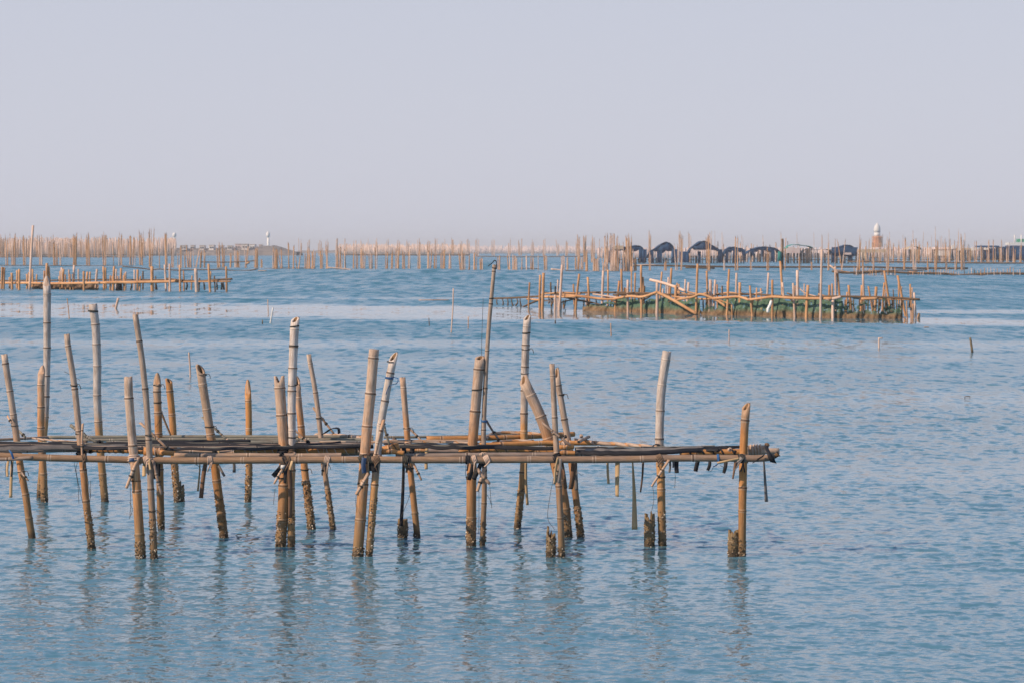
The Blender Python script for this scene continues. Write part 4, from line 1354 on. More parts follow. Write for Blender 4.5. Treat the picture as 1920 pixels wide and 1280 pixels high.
for pts, wd, mt, off in [
    ([(1012, 557), (1048, 557), (1080, 556)], 4, 'bamboo_far', -0.25), ([(1055, 553), (1090, 556), (1130, 561), (1156, 561)], 4, 'bamboo_far', -0.3), ([(1112, 552), (1155, 558), (1160, 560)], 2.5, 'bamboo_pale', -0.2),
    ([(1150, 561), (1180, 556), (1205, 557), (1232, 548)], 4, 'bamboo_far', -0.3), ([(1234, 549), (1262, 563), (1306, 589)], 5, 'bamboo_far', -0.5), ([(1219, 525), (1240, 530), (1262, 537), (1285, 546)], 4.5, 'bamboo_pale', 1.2),
    ([(1272, 562), (1300, 557), (1315, 552), (1345, 564), (1360, 575)], 4, 'bamboo_far', -0.3), ([(1338, 560), (1362, 558), (1385, 557), (1405, 563)], 4, 'bamboo_far', -0.35),
    ([(1402, 563), (1425, 560), (1450, 557), (1480, 559), (1520, 560), (1560, 560)], 4.5, 'bamboo_far', -0.3), ([(1550, 561), (1565, 560), (1577, 557)], 5, 'bamboo_pale', -0.3), ([(1615, 561), (1645, 560)], 4.5, 'bamboo_far', -0.3),
    ([(1020, 564), (1042, 564)], 3, 'bamboo_pale', 0.4), ([(988, 561), (1012, 563)], 3, 'bamboo_far', 0.1),
    ([(925, 560), (960, 559), (1012, 556)], 3, 'bamboo_dark', 0.3), ([(1020, 549), (1050, 552), (1100, 549), (1160, 549), (1240, 551)], 3, 'bamboo_dark', 1.6), ([(1150, 553), (1240, 553)], 2.5, 'bamboo_dark', 1.0),
    ([(1240, 552), (1300, 554), (1400, 552), (1480, 556), (1560, 556)], 3, 'bamboo_dark', 1.2), ([(1552, 556), (1620, 557), (1680, 559), (1725, 562)], 3.5, 'bamboo_dark', -0.1), ([(1050, 556), (1080, 562), (1110, 568)], 3, 'bamboo_dark', 0.6),
    ([(976, 578), (1000, 567), (1014, 562)], 3, 'bamboo_dark', 0.2), ([(1050, 568), (1080, 560), (1105, 553)], 2, 'bamboo_dark', 0.9), ([(1292, 556), (1308, 575), (1316, 590)], 2.5, 'bamboo_dark', 0.8),
    ([(1260, 556), (1300, 561), (1345, 560), (1400, 558)], 3, 'bamboo_far', 0.5), ([(1400, 567), (1430, 565), (1480, 566), (1560, 567)], 2, 'bamboo_dark', 0.7), ([(1240, 559), (1275, 568), (1300, 572)], 2.2, 'bamboo_dark', 0.9),
    ([(1290, 548), (1330, 556), (1372, 572)], 2.4, 'bamboo_far', 0.3), ([(1160, 566), (1205, 570), (1250, 565)], 1.8, 'bamboo_dark', 0.8), ([(1012, 553), (1050, 549), (1088, 551)], 2.6, 'bamboo_far', 1.0), ([(1580, 556), (1650, 561), (1715, 563)], 2, 'bamboo_far', 0.4),
    ([(1270, 548), (1300, 553), (1330, 549)], 2.2, 'bamboo_far', 1.4), ([(1340, 552), (1370, 549), (1392, 553)], 2.2, 'bamboo_far', 1.4), ([(1105, 566), (1130, 573), (1150, 582)], 2, 'bamboo_dark', 0.7),
    ([(1498, 540), (1510, 550), (1530, 556)], 2, 'bamboo_pale', 0.5), ([(1415, 551), (1430, 548)], 2, 'bamboo_pale', 0.5), ([(1556, 498), (1566, 506), (1571, 513)], 3, 'bamboo_pale', 3.0)]:
    mid_rail(rr, pts, wd, mt, off, ybr)
# netting hung below the right rack
for x0, x1, thin, ztop in ((1092, 1312, 0.0, 562), (1314, 1346, 0.62, 568), (1346, 1580, 0.0, 561), (1580, 1692, 0.55, 562)):
    V, Fc, TH = [], [], []
    nx = int((x1 - x0) / 2.5)
    nz = 16
    for i in range(nx + 1):
        x = x0 + (x1 - x0) * i / nx
        d = dist(ybr(x)) + 0.35
        zt = H - (ztop + 3 * math.sin(x * 0.09) + 2.0 * math.sin(x * 0.23 + 1) - HY) / F * d
        if x < 1150:
            zt *= (x - x0 + 25) / (1150 - x0 + 25)
        for k in range(nz + 1):
            f = k / nz
            z = zt + (-0.12 - zt) * f
            V.append((W(x, 0, d)[0], d + 0.10 * math.sin(x * 0.17 + f * 3) * math.sin(f * 3.1) + 0.03 * math.sin(x * 0.6 + f * 5) - 0.2 * f, z))
            TH.append(thin * (1 - f ** 1.5 if thin > 0.57 else 1 - 0.9 * f))
    for i in range(nx):
        for k in range(nz):
            a = i * (nz + 1) + k
            Fc.append((a, a + nz + 1, a + nz + 2, a + 1))
    mesh_obj('net', V, Fc, M['net'], rr, attrs={'thin': TH})
v, f = tube([W(1446, 565, 101), W(1444, 572, 100.9), W(1440, 580, 100.8), W(1440, 586, 100.8)], 0.06, 6, 4)
mesh_obj('pale_rope', v, f, M['white'], rr)
# short weed-hung strings under its left arm
for x in (932, 941, 951, 959, 968, 975, 1028, 1034, 1100, 1650, 1660, 1672, 1690, 1706):
    d = dist(ybr(x)) + 0.2
    y0 = float(np.interp(x, [925, 1012, 1560, 1725], [560, 557, 558, 562]))
    v, f = tube([W(x, y0, d), W(x + rng.uniform(-1, 3), y0 + 8, d), W(x + rng.uniform(-2, 3), y0 + rng.uniform(12, 18), d)], 0.022, 5, 4, 2.2)
    mesh_obj('hanging_string', v, f, M['bamboo_dark'], rr)

# the left rack
xs_l = [-40, 0, 100, 250, 430]
yb_l = [540, 541, 543, 545.5, 548]


def ybl(x):
    return float(np.interp(x, xs_l, yb_l))


lr = thing('bamboo_rack', 'low bamboo rack of many short stakes at the left edge, with one very tall pole', 'oyster rack', W(210, 544, dist(544)), 'bamboo racks in the middle distance')
LP = [(4, 501, 2, 542, 3.5), (8, 502, 6, 542, 4), (22, 512, 23, 543, 4), (18, 520, 18, 541, 3), (32, 507, 32, 541, 3), (36, 505, 36, 544, 4), (62, 423, 55, 543, 4), (61, 505, 62, 542, 3),
      (69, 515, 68, 525, 3), (83, 508, 83, 543, 3), (88, 494, 86, 543, 4.5), (91, 500, 95, 543, 4), (111, 518, 111, 542, 3), (116, 502, 114, 525, 4), (119, 505, 117, 543, 4), (129, 506, 131, 543, 3),
      (139, 498, 138, 543, 4), (147, 505, 148, 524, 3), (143, 538, 143, 543, 3), (157, 509, 158, 545, 4), (164, 510, 162, 543, 4), (169, 510, 169, 525, 3), (182, 505, 179, 544, 4), (194, 500, 195, 544, 4),
      (198, 502, 199, 526, 3), (214, 500, 212, 545, 4), (218, 505, 218, 525, 3), (227, 503, 227, 544, 4), (236, 510, 236, 543, 3), (232, 517, 232, 545, 3), (252, 506, 252, 544, 3), (258, 506, 257, 545, 4),
      (285, 500, 286, 546, 5.5), (309, 497, 312, 546, 3.5), (318, 495, 319, 547, 3.5), (337, 497, 338, 547, 3.5), (344, 508, 345, 546, 2.5), (367, 504, 370, 548, 6), (391, 495, 395, 548, 4), (424, 500, 425, 547, 3.5),
      (-6, 505, -8, 541, 4), (-16, 510, -15, 541, 4)]
mid_rack(lr, LP, ybl, ['bamboo_far', 'bamboo_far', 'bamboo_far', 'bamboo_pale'], rng, back_shift=3.0)
for pts, wd, mt, off in [([(-30, 531), (50, 531), (100, 532), (200, 530.5), (260, 530)], 4, 'bamboo_far', -0.4), ([(200, 530), (310, 528.5), (332, 527)], 4.5, 'bamboo_far', -0.5), ([(330, 529), (432, 528)], 2.5, 'bamboo_far', -0.3),
                         ([(-30, 527), (100, 526), (200, 525), (318, 525)], 2.2, 'bamboo_dark', 1.5), ([(312, 523), (330, 525), (370, 527.5), (400, 525.5), (435, 523.5)], 3, 'bamboo_dark', -0.2), ([(60, 541), (185, 542)], 1.6, 'bamboo_dark', 0.5)]:
    mid_rail(lr, pts, wd, mt, off, ybl)
for k in range(22):
    x = rng.uniform(-10, 425)
    yb = ybl(x) - rng.choice((0, 3))
    d = dist(yb)
    v, f = plain_pole([W(x + rng.uniform(-2, 2), rng.uniform(508, 522), d), W(x, yb, d) - np.array([0, 0, 0.3])], rng.uniform(2.0, 3.2) * d / F, jitter=0.02, rng=rng)
    mesh_obj('stake', v, f, M[rng.choice(['bamboo_far', 'bamboo_far', 'bamboo_dark'])], lr)
for x in (350, 415, 418, 246, 292, 382, 406):
    d = dist(ybl(x)) + 0.4
    v, f = tube([W(x, 530, d), W(x + 1, 537, d), W(x + rng.uniform(-2, 2), 544, d)], 0.05, 5, 3, 1.4)
    mesh_obj('hanging_string', v, f, M['bamboo_dark'], lr)
V, Fc = [], []
for i in range(50):
    x = 60 + 125 * i / 49
    d = dist(ybl(x)) + 0.6
    for k in range(5):
        V.append((W(x, 0, d)[0], d + 0.15 * math.sin(i * 0.8 + k), 0.40 * (1 - k / 4) + 0.03 * math.sin(i) - 0.1 * k / 4))
for i in range(49):
    for k in range(4):
        a = i * 5 + k
        Fc.append((a, a + 5, a + 6, a + 1))
mesh_obj('net', V, Fc, M['net_brown'], lr)
v, f = box(W(223, 537, dist(545) - 0.2), (0.45, 0.5, 0.7), 0.3, 0.6)
mesh_obj('black_drum', v, f, M['rubber'], lr)

# single stakes in the open water
STAKES = [
    ([(850, 541), (849, 580), (846, 623)], 2.4, 'tall thin pale stake leaning right, alone in calm water left of centre', 'bamboo_pale'),
    ([(354, 660), (356, 683), (357, 706)], 3, 'thin tan stake alone in rippled water between the posts of the near rack', 'bamboo_pale'),
    ([(222, 559), (217, 579)], 4.5, 'short thick whitish stake leaning right in the pale slick', 'bamboo_pale'),
    ([(512, 577), (507, 606)], 3, 'short bright stake leaning right beside the edge of the pale slick', 'white'),
    ([(502, 562), (503, 588)], 1.4, 'hair-thin reddish stake in the slick beside the bright stake', 'bamboo_far'),
    ([(126, 560), (128, 578), (130, 598)], 1.6, 'hair-thin rusty stake in the slick near the left edge', 'bamboo_far'),
    ([(1819, 633), (1821, 645), (1823, 660)], 4, 'short dark stake leaning left near the right edge', 'bamboo_old'),
    ([(1648, 633), (1648, 652)], 3, 'tiny pale stake with a crosspiece left of the dark stake', 'bamboo_pale'),
    ([(804, 596), (805, 611)], 1.5, 'tiny dark twig poking out of the water left of the tall thin stake', 'bamboo_dark'),
    ([(878, 594), (878, 616)], 1.6, 'thin faint stake right of the tall thin stake', 'bamboo_far'),
    ([(492, 600), (492, 608)], 2, 'tiny green-brown twig left of the bright stake', 'bamboo_old'),
    ([(1367, 618), (1367, 640)], 2, 'faint stake standing below the netted rack', 'bamboo_pale'),
    ([(1145, 606), (1146, 630)], 1.8, 'faint rusty stake below the left half of the netted rack', 'bamboo_far'),
    ([(1041, 600), (1041, 607)], 2.2, 'small black stick tip in the slick above the leaning thick post', 'bamboo_dark'),
]
for pts, wd, lab, mt in STAKES:
    d = dist(pts[-1][1])
    P = [W(x, y, d) for x, y in pts]
    P[-1][2] = 0
    P.append(P[-1] + (P[-1] - P[-2]) / np.linalg.norm(P[-1] - P[-2]) * 0.3)
    v, f = tube(P, wd * d / F / 2, 7, 4, 1.2)
    o = mesh_obj('stake', v, f, M[mt])
    recentre(o, P[-2])
    tag(o, lab, 'stake', 'single stakes in open water')
    if 'crosspiece' in lab:
        v, f = tube([W(1647, 634, d), W(1655, 634, d)], 0.02, 5, 2)
        mesh_obj('crosspiece', v, f, M[mt], o)
# bits floating on the water
for (x0, x1, y), lab, mt in (((442, 452, 1005), 'small dark twig floating between the near posts', 'bamboo_dark'), ((1808, 1820, 744.5), 'small dark stick floating near the right edge', 'bamboo_dark'),
                             ((785, 842, 563.5), 'long thin pale pole floating flat in the water, left of the tall near post', 'bamboo_far'), ((1732, 1742, 614.5), 'scrap of driftwood floating right of the netted rack', 'bamboo_far')):
    d = dist(y)
    v, f = tube([W(x0, y, d) + np.array([0, 0, 0.01]), W((x0 + x1) / 2, y, d) + np.array([0, 0.02, 0.02]), W(x1, y, d) + np.array([0, 0.05, 0.015])], 0.8 * d / F, 6, 4)
    o = mesh_obj('driftwood', v, f, M[mt])
    recentre(o, W(x0, y, d))
    tag(o, lab, 'driftwood')

# ------------------------------------------------------------------ far fields of poles
# a few unit poles (1 m tall, 1 m wide), scaled for every copy
UNIT = {}
for mt in ('bamboo_far', 'bamboo_pale', 'bamboo_dark'):
    UNIT[mt] = []
    for k in range(4):
        rg = random.Random(k)
        v, f = tube([(0, 0, 0), (rg.uniform(-.06, .06), 0, 0.35), (rg.uniform(-.09, .09), 0, 0.7), (0, 0, 1.0)], 0.5, 5, 2, 0.7)
        me = bpy.data.meshes.new('post')
        me.from_pydata([tuple(map(float, q)) for q in v], [], f)
        me.materials.append(M[mt])
        me.polygons.foreach_set('use_smooth', [True] * len(me.polygons))
        UNIT[mt].append(me)


def far_post(root, x, yt, yb, wd, mt, rg, tilt=0.0, sink=0.5):
    d = dist(yb)
    k = d / F
    B = W(x, yb, d)
    B[2] = 0
    me = rg.choice(UNIT[mt])
    o = bpy.data.objects.new('post', me)
    COL.objects.link(o)
    o.parent = root
    h = (yb - yt) * k
    o.location = Vector(tuple(B)) - root.location + Vector((0, 0, -sink))
    o.scale = (wd * 0.95 * k, wd * 0.95 * k, h + sink)
    o.rotation_euler = (rg.uniform(-0.03, 0.03), tilt + rg.gauss(0, 0.032), rg.uniform(0, 3))
    return o


def far_rail(root, pts, wd, mat, d):
    P = [W(x, y, d) for x, y in pts]
    v, f = tube(P, wd * d / F / 2, 6, 5)
    return mesh_obj('rail', v, f, M[mat], root)


def clusters(root, cl, yb, rg, mats, w=(1.6, 3.0), limit=98):
    """cl: (x0, x1, number, top row low, top row high)"""
    n = 0
    tot = sum(c[2] for c in cl)
    mul = min(1.5, max(1.0, (limit - len(cl) * 0.5) / tot))
    for c in cl:
        x0, x1, k, ya, yb_ = c[:5]
        k = max(1, int(k * mul + rg.random() * 0.7)) if mul > 1.05 else k
        tl = c[5] if len(c) > 5 else 0.0
        for i in range(k):
            if n >= limit:
                return
            x = x0 + (x1 - x0) * (i + 0.5) / k + rg.uniform(-0.6, 0.6)
            far_post(root, x, rg.uniform(ya, yb_), yb + rg.uniform(-0.7, 0.7), rg.uniform(*w), rg.choice(mats), rg, tl)
            n += 1


GF = 'far rows of bamboo poles'
rg = random.Random(5)
# nearest of the far rows at the left: tall posts whose feet show in the blue water
a = thing('pole_row', 'row of tall tan poles standing close behind the left rack, feet in blue water', 'pole row', W(130, 497, dist(497)), GF)
clusters(a, [(10, 16, 3, 440, 452), (22, 28, 3, 440, 452), (43, 49, 3, 442, 455), (74, 80, 3, 444, 456), (100, 108, 3, 446, 470), (112, 114, 1, 450, 452), (136, 144, 4, 440, 450), (162, 170, 3, 440, 448),
             (193, 199, 3, 440, 446), (212, 215, 1, 455, 458), (222, 229, 3, 437, 450), (243, 250, 2, 442, 460), (252, 253, 1, 465, 470), (262, 268, 3, 436, 446)], 497.5, rg, ['bamboo_far', 'bamboo_far', 'bamboo_pale'], (1.4, 2.6))
far_rail(a, [(-30, 498), (60, 498), (150, 498.5), (250, 499)], 1.2, 'bamboo_dark', dist(499))
b = thing('pole_row', 'denser row of reddish tan poles farther back at the left edge', 'pole row', W(130, 483, dist(483)), GF)
cl = []
for c in (3, 8, 30, 47, 54, 70, 76, 92, 100, 115, 124, 133, 141, 154, 163, 176, 184, 196, 204, 222, 229, 243, 250, 262, 270, 285, 312):
    n = 4 if c < 260 else 3
    cl.append((c - 4, c + 4, n, 442, 458))
clusters(b, cl, 483, rg, ['bamboo_far', 'bamboo_far', 'bamboo_pale'], (1.4, 2.6))
far_rail(b, [(-30, 482), (100, 481.5), (200, 482), (270, 483)], 2.2, 'bamboo_dark', dist(483))
far_rail(b, [(-30, 478), (100, 478.5), (200, 478), (300, 479)], 1.4, 'bamboo_dark', dist(483) + 2)
c_ = thing('pole_row', 'loose row of crooked poles and sagging rails right of the dense left poles', 'pole row', W(360, 501, dist(501)), GF)
clusters(c_, [(280, 284, 3, 432, 440), (299, 301, 1, 464, 468), (310, 314, 3, 440, 446), (322, 326, 2, 465, 475), (332, 334, 1, 478, 480), (338, 341, 2, 462, 470), (346, 348, 2, 475, 480), (352, 360, 4, 462, 480, 0.06),
               (364, 368, 2, 464, 470, 0.2), (374, 377, 2, 466, 476, -0.1), (382, 384, 2, 470, 476), (408, 414, 3, 458, 468), (417, 422, 3, 455, 470), (430, 434, 2, 475, 480, 0.15), (440, 450, 5, 464, 474), (458, 464, 2, 458, 464, 0.12), (477, 484, 4, 462, 470), (489, 492, 2, 486, 490)],
         502, rg, ['bamboo_far', 'bamboo_pale', 'bamboo_far'], (1.5, 2.8))
far_rail(c_, [(230, 500), (262, 503), (285, 506), (300, 505), (330, 507), (350, 506.5), (400, 506), (415, 505), (440, 508), (470, 507), (484, 504)], 2.0, 'bamboo_dark', dist(508))
far_rail(c_, [(375, 491.5), (420, 492), (455, 491), (480, 489)], 1.8, 'bamboo_dark', dist(502))
far_rail(c_, [(460, 496), (468, 492)], 3.5, 'bamboo_far', dist(502))
far_rail(c_, [(484, 508), (500, 508)], 1.8, 'bamboo_pale', dist(509))
c_ = thing('pole_row', 'long row of paired poles across the middle, right of the dark mound', 'pole row', W(700, 504, dist(504)), GF)
clusters(c_, [(510, 521, 8, 460, 476), (527, 530, 2, 466, 470, 0.24), (541, 544, 2, 455, 462), (549, 551, 2, 463, 466), (557, 560, 2, 480, 483, 0.15), (571, 582, 8, 463, 478), (584, 590, 4, 470, 478), (600, 606, 4, 465, 482), (611, 616, 4, 460, 470),
              (630, 642, 7, 465, 480), (646, 649, 2, 468, 474), (662, 665, 2, 470, 476), (668, 671, 2, 472, 480), (676, 684, 6, 464, 476), (692, 698, 3, 470, 480), (704, 707, 2, 464, 468), (722, 727, 3, 470, 478), (733, 737, 2, 470, 478), (742, 748, 4, 466, 474),
              (754, 760, 4, 468, 480), (765, 770, 3, 468, 474), (782, 790, 4, 470, 478), (800, 808, 4, 462, 476), (812, 819, 3, 476, 482), (826, 835, 4, 470, 482), (840, 847, 3, 476, 482)], 504, rg, ['bamboo_far', 'bamboo_far', 'bamboo_pale'], (1.7, 2.7), 99)
far_rail(c_, [(495, 504), (540, 503), (592, 503)], 1.2, 'bamboo_dark', dist(504))
far_rail(c_, [(615, 502), (640, 504), (660, 506)], 2.6, 'bamboo_pale', dist(506))
c_ = thing('pole_row', 'row of paler poles right of the thin tall near post', 'pole row', W(1000, 506, dist(506)), GF)
clusters(c_, [(862, 872, 6, 468, 480), (878, 882, 2, 478, 484), (888, 893, 3, 474, 484), (900, 905, 3, 484, 488), (933, 938, 3, 476, 484), (953, 957, 2, 478, 484), (961, 970, 4, 478, 486), (977, 980, 1, 484, 486), (986, 988, 1, 480, 484), (995, 1002, 4, 478, 486),
               (1008, 1010, 1, 476, 480), (1020, 1026, 4, 478, 486), (1053, 1058, 3, 480, 486), (1062, 1066, 2, 482, 486), (1078, 1086, 4, 480, 486), (1088, 1094, 3, 480, 486)], 506, rg, ['bamboo_far', 'bamboo_pale'], (1.6, 2.8))
far_rail(c_, [(975, 503), (1010, 504)], 1.2, 'bamboo_dark', dist(506))
far_rail(c_, [(1033, 505), (1060, 508)], 3.0, 'bamboo_pale', dist(507))
far_rail(c_, [(1060, 508), (1110, 509), (1190, 509.5)], 1.6, 'bamboo_dark', dist(509))
c_ = thing('pole_row', 'tight bunches of tall tan poles in front of the dark tent-like huts', 'pole row', W(1150, 508, dist(508)), GF)
clusters(c_, [(1112, 1123, 10, 484, 490), (1122, 1124, 1, 452, 455), (1144, 1160, 14, 445, 476), (1135, 1140, 4, 442, 458), (1169, 1186, 12, 445, 475), (1188, 1193, 2, 482, 488), (1098, 1102, 3, 470, 482), (1130, 1134, 2, 462, 470, 0.2), (1164, 1168, 2, 470, 480)], 508, rg, ['bamboo_far', 'bamboo_pale'], (1.5, 2.8))
# pale rows behind, half lost in the haze
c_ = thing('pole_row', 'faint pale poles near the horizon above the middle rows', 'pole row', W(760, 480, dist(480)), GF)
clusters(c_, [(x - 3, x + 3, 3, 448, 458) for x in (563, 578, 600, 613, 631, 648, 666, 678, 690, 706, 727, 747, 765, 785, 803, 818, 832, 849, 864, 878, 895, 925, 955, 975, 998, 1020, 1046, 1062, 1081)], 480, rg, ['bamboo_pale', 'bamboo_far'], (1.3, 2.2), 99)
far_rail(c_, [(640, 478), (760, 478.5), (880, 478.5)], 2.2, 'bamboo_dark', dist(481))
far_rail(c_, [(895, 481), (980, 482), (1100, 481)], 1.6, 'bamboo_dark', dist(483))
c_ = thing('pole_row', 'bright tall thin poles rising left of and above the dark huts', 'pole row', W(1120, 490, dist(490)), GF)
clusters(c_, [(1082, 1088, 4, 440, 452), (1094, 1100, 4, 440, 452), (1108, 1116, 4, 442, 455), (1134, 1138, 3, 436, 448), (1144, 1152, 5, 436, 446), (1174, 1180, 3, 438, 448), (1216, 1221, 3, 432, 448), (1272, 1280, 5, 433, 450), (1291, 1296, 2, 434, 450), (1325, 1333, 4, 436, 455)], 492, rg, ['bamboo_pale', 'bamboo_pale', 'bamboo_far'], (1.3, 2.2))

# right-hand fields
rt = thing('pole_row', 'long sagging grey-brown rail with pale poles, in front of the huts at the right', 'pole row', W(1480, 505, dist(505)), GF)
far_rail(rt, [(1185, 498.5), (1220, 498), (1300, 499.5), (1400, 501), (1520, 501), (1620, 501), (1700, 503), (1815, 503.5)], 3.4, 'bamboo_dark', dist(506))
far_rail(rt, [(1185, 498), (1210, 497), (1232, 497)], 2.2, 'bamboo_pale', dist(506) - 1)
far_rail(rt, [(1285, 502), (1340, 503.5)], 3, 'bamboo_dark', dist(507))
clusters(rt, [(1192, 1194, 1, 485, 490), (1217, 1221, 3, 435, 480), (1246, 1251, 3, 487, 495), (1267, 1271, 2, 457, 470), (1276, 1278, 2, 438, 450), (1326, 1332, 4, 440, 452), (1378, 1384, 4, 440, 455), (1357, 1360, 2, 480, 490), (1407, 1410, 2, 480, 490), (1437, 1443, 3, 460, 480), (1470, 1473, 1, 440, 455),
              (1497, 1503, 3, 480, 490), (1520, 1523, 2, 488, 494), (1541, 1543, 1, 446, 448), (1551, 1555, 3, 450, 470), (1565, 1566, 1, 452, 453), (1578, 1580, 2, 452, 456, 0.13), (1607, 1613, 4, 440, 470), (1617, 1619, 2, 480, 490), (1636, 1640, 2, 485, 495), (1661, 1667, 4, 446, 462), (1693, 1697, 2, 446, 470),
              (1712, 1718, 4, 442, 466), (1738, 1742, 2, 455, 475), (1752, 1757, 3, 440, 470), (1773, 1777, 3, 450, 475), (1790, 1794, 3, 455, 475), (1802, 1808, 4, 440, 460)], 507, rg, ['bamboo_far', 'bamboo_far', 'bamboo_pale'], (1.5, 2.6), 99)
v, f = tube([W(1467, 448, dist(507)), W(1467.5, 460, dist(507)), W(1467, 506, dist(507))], 2.1 * dist(507) / F, 8, 3)
mesh_obj('thick_post', v, f, M['bamboo_dark'], rt)
v, f = box(W(1462, 481, dist(507) - 0.4), (0.5, 0.4, 1.4), 0.3, 0.8)
M['teal'] = simple_mat('teal', (0.02, 0.17, 0.16), (0.04, 0.26, 0.24), 2, 0.8)
mesh_obj('teal_cloth', v, f, M['teal'], rt)
rt = thing('pole_row', 'low dark tangled rail with short stubs, nearest row at the right edge', 'pole row', W(1760, 515, dist(515)), GF)
far_rail(rt, [(1560, 509), (1590, 512), (1650, 509), (1700, 512), (1760, 513), (1800, 516), (1840, 514), (1880, 513), (1960, 514.5)], 4.2, 'bamboo_dark', dist(516))
far_rail(rt, [(1600, 514), (1640, 512), (1680, 507), (1730, 507), (1745, 502)], 2.0, 'bamboo_dark', dist(516) + 1)
far_rail(rt, [(1770, 512), (1795, 518), (1830, 518), (1850, 514)], 2.4, 'bamboo_dark', dist(517))
far_rail(rt, [(1565, 506), (1600, 511), (1640, 508), (1680, 512), (1720, 509)], 1.6, 'bamboo_far', dist(516))
clusters(rt, [(1600, 1680, 14, 500, 508), (1700, 1800, 14, 504, 511), (1806, 1916, 12, 501, 510)], 516, rg, ['bamboo_dark', 'bamboo_far', 'bamboo_pale'], (1.5, 2.5))
rt = thing('pole_row', 'dense pale poles in front of the low sheds at the far right', 'pole row', W(1760, 494, dist(494)), GF)
cl = [(x - 3, x + 3, 3, 450, 470) for x in range(1625, 1925, 12)]
clusters(rt, cl, 494, rg, ['bamboo_pale', 'bamboo_far', 'bamboo_far'], (1.3, 2.3), 75)
clusters(rt, [(x - 1, x + 1, 1, 430, 448) for x in (1636, 1668, 1693, 1712, 1728, 1747, 1755, 1765, 1780, 1797, 1801)], 494, rg, ['bamboo_pale'], (1.0, 1.4))
far_rail(rt, [(1500, 487), (1620, 488), (1760, 487), (1940, 488)], 1.6, 'bamboo_dark', dist(492))
far_rail(rt, [(1590, 491), (1700, 491.5), (1800, 493), (1940, 494)], 2.8, 'bamboo_dark', dist(495))
rt = thing('pole_row', 'thin dark and pale poles between the huts and the teal-roofed shed', 'pole row', W(1420, 490, dist(490)), GF)
clusters(rt, [(x - 2, x + 2, 2, 455, 470) for x in range(1345, 1500, 11)], 491, rg, ['bamboo_pale', 'bamboo_dark', 'bamboo_far'], (1.3, 2.4))
clusters(rt, [(x - 1, x + 1, 1, 432, 448) for x in (1334, 1340, 1355, 1380, 1392, 1432, 1464, 1496, 1527, 1552)], 491, rg, ['bamboo_pale'], (0.9, 1.3))

# pole thickets so far off that they read as one mass
def thicket(label, x0, x1, ya, yb_, n, mt, seed, dense_to=None):
    rg = random.Random(seed)
    parts = []
    d0 = dist(yb_)
    for _ in range(n):
        x = rg.uniform(x0, x1)
        d = d0 * rg.uniform(0.97, 1.06)
        T = H + (HY - rg.uniform(ya, ya + (yb_ - ya) * 0.45)) / F * d0
        X = (x - 960) / F * d
        parts.append(tube([(X + rg.uniform(-0.3, 0.3), d, T), (X, d, -0.3)], rg.uniform(0.12, 0.24), 4, 1))
    v, f = join(parts)
    o = mesh_obj('pole_thicket', v, f, M[mt])
    recentre(o, (W((x0 + x1) / 2, yb_, d0)[0], d0, 0))
    tag(o, label, 'pole thicket', kind='stuff')


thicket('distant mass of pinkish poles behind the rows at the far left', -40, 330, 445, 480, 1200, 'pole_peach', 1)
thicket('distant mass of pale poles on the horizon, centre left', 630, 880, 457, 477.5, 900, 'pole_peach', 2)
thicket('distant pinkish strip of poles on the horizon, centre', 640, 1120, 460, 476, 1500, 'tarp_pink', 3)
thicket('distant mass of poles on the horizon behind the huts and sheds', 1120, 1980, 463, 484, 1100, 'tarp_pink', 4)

# ------------------------------------------------------------------ huts, sheds, towers and land near the horizon
def tent_roof(x0, x1, yt, ye, d, depth, seed, sag=0.3):
    """rounded tarpaulin over hoops: closed shell with thickness, uneven crown"""
    rg = random.Random(seed)
    A, B = W(x0, ye, d), W(x1, ye, d)
    hgt = (ye - yt) / F * d
    n, m = 22, 8
    V, Fc = [], []
    ph = rg.uniform(0, 6)
    for s_ in (0, 1):
        for j in range(m + 1):
            for i in range(n + 1):
                u = i / n
                prof = (1 - abs(2 * u - 1) ** 2.1) ** 0.5
                prof *= (1 + 0.07 * math.sin(u * 9 + seed) + 0.03 * math.sin(u * 17 + j)) * (1 + 0.16 * math.sin(u * 5.2 + seed * 2.1) - 0.06)
                y = d + depth * (j / m - 0.5)
                z = A[2] + hgt * prof * (1 - sag * 0.25 * math.sin(j / m * math.pi)) - s_ * 0.06
                V.append((A[0] + (B[0] - A[0]) * u, y, z))
    o = (n + 1) * (m + 1)
    for j in range(m):
        for i in range(n):
            a = j * (n + 1) + i
            Fc.append((a, a + 1, a + n + 2, a + n + 1))
            Fc.append((o + a + n + 1, o + a + n + 2, o + a + 1, o + a))
    for i in range(n):
        for j in (0, m):
            a = j * (n + 1) + i
            Fc.append((a, o + a, o + a + 1, a + 1) if j == 0 else (a + 1, o + a + 1, o + a, a))
    for j in range(m):
        for i in (0, n):
            a = j * (n + 1) + i
            Fc.append((a, a + n + 1, o + a + n + 1, o + a) if i == 0 else (a, o + a, o + a + n + 1, a + n + 1))
    return V, Fc


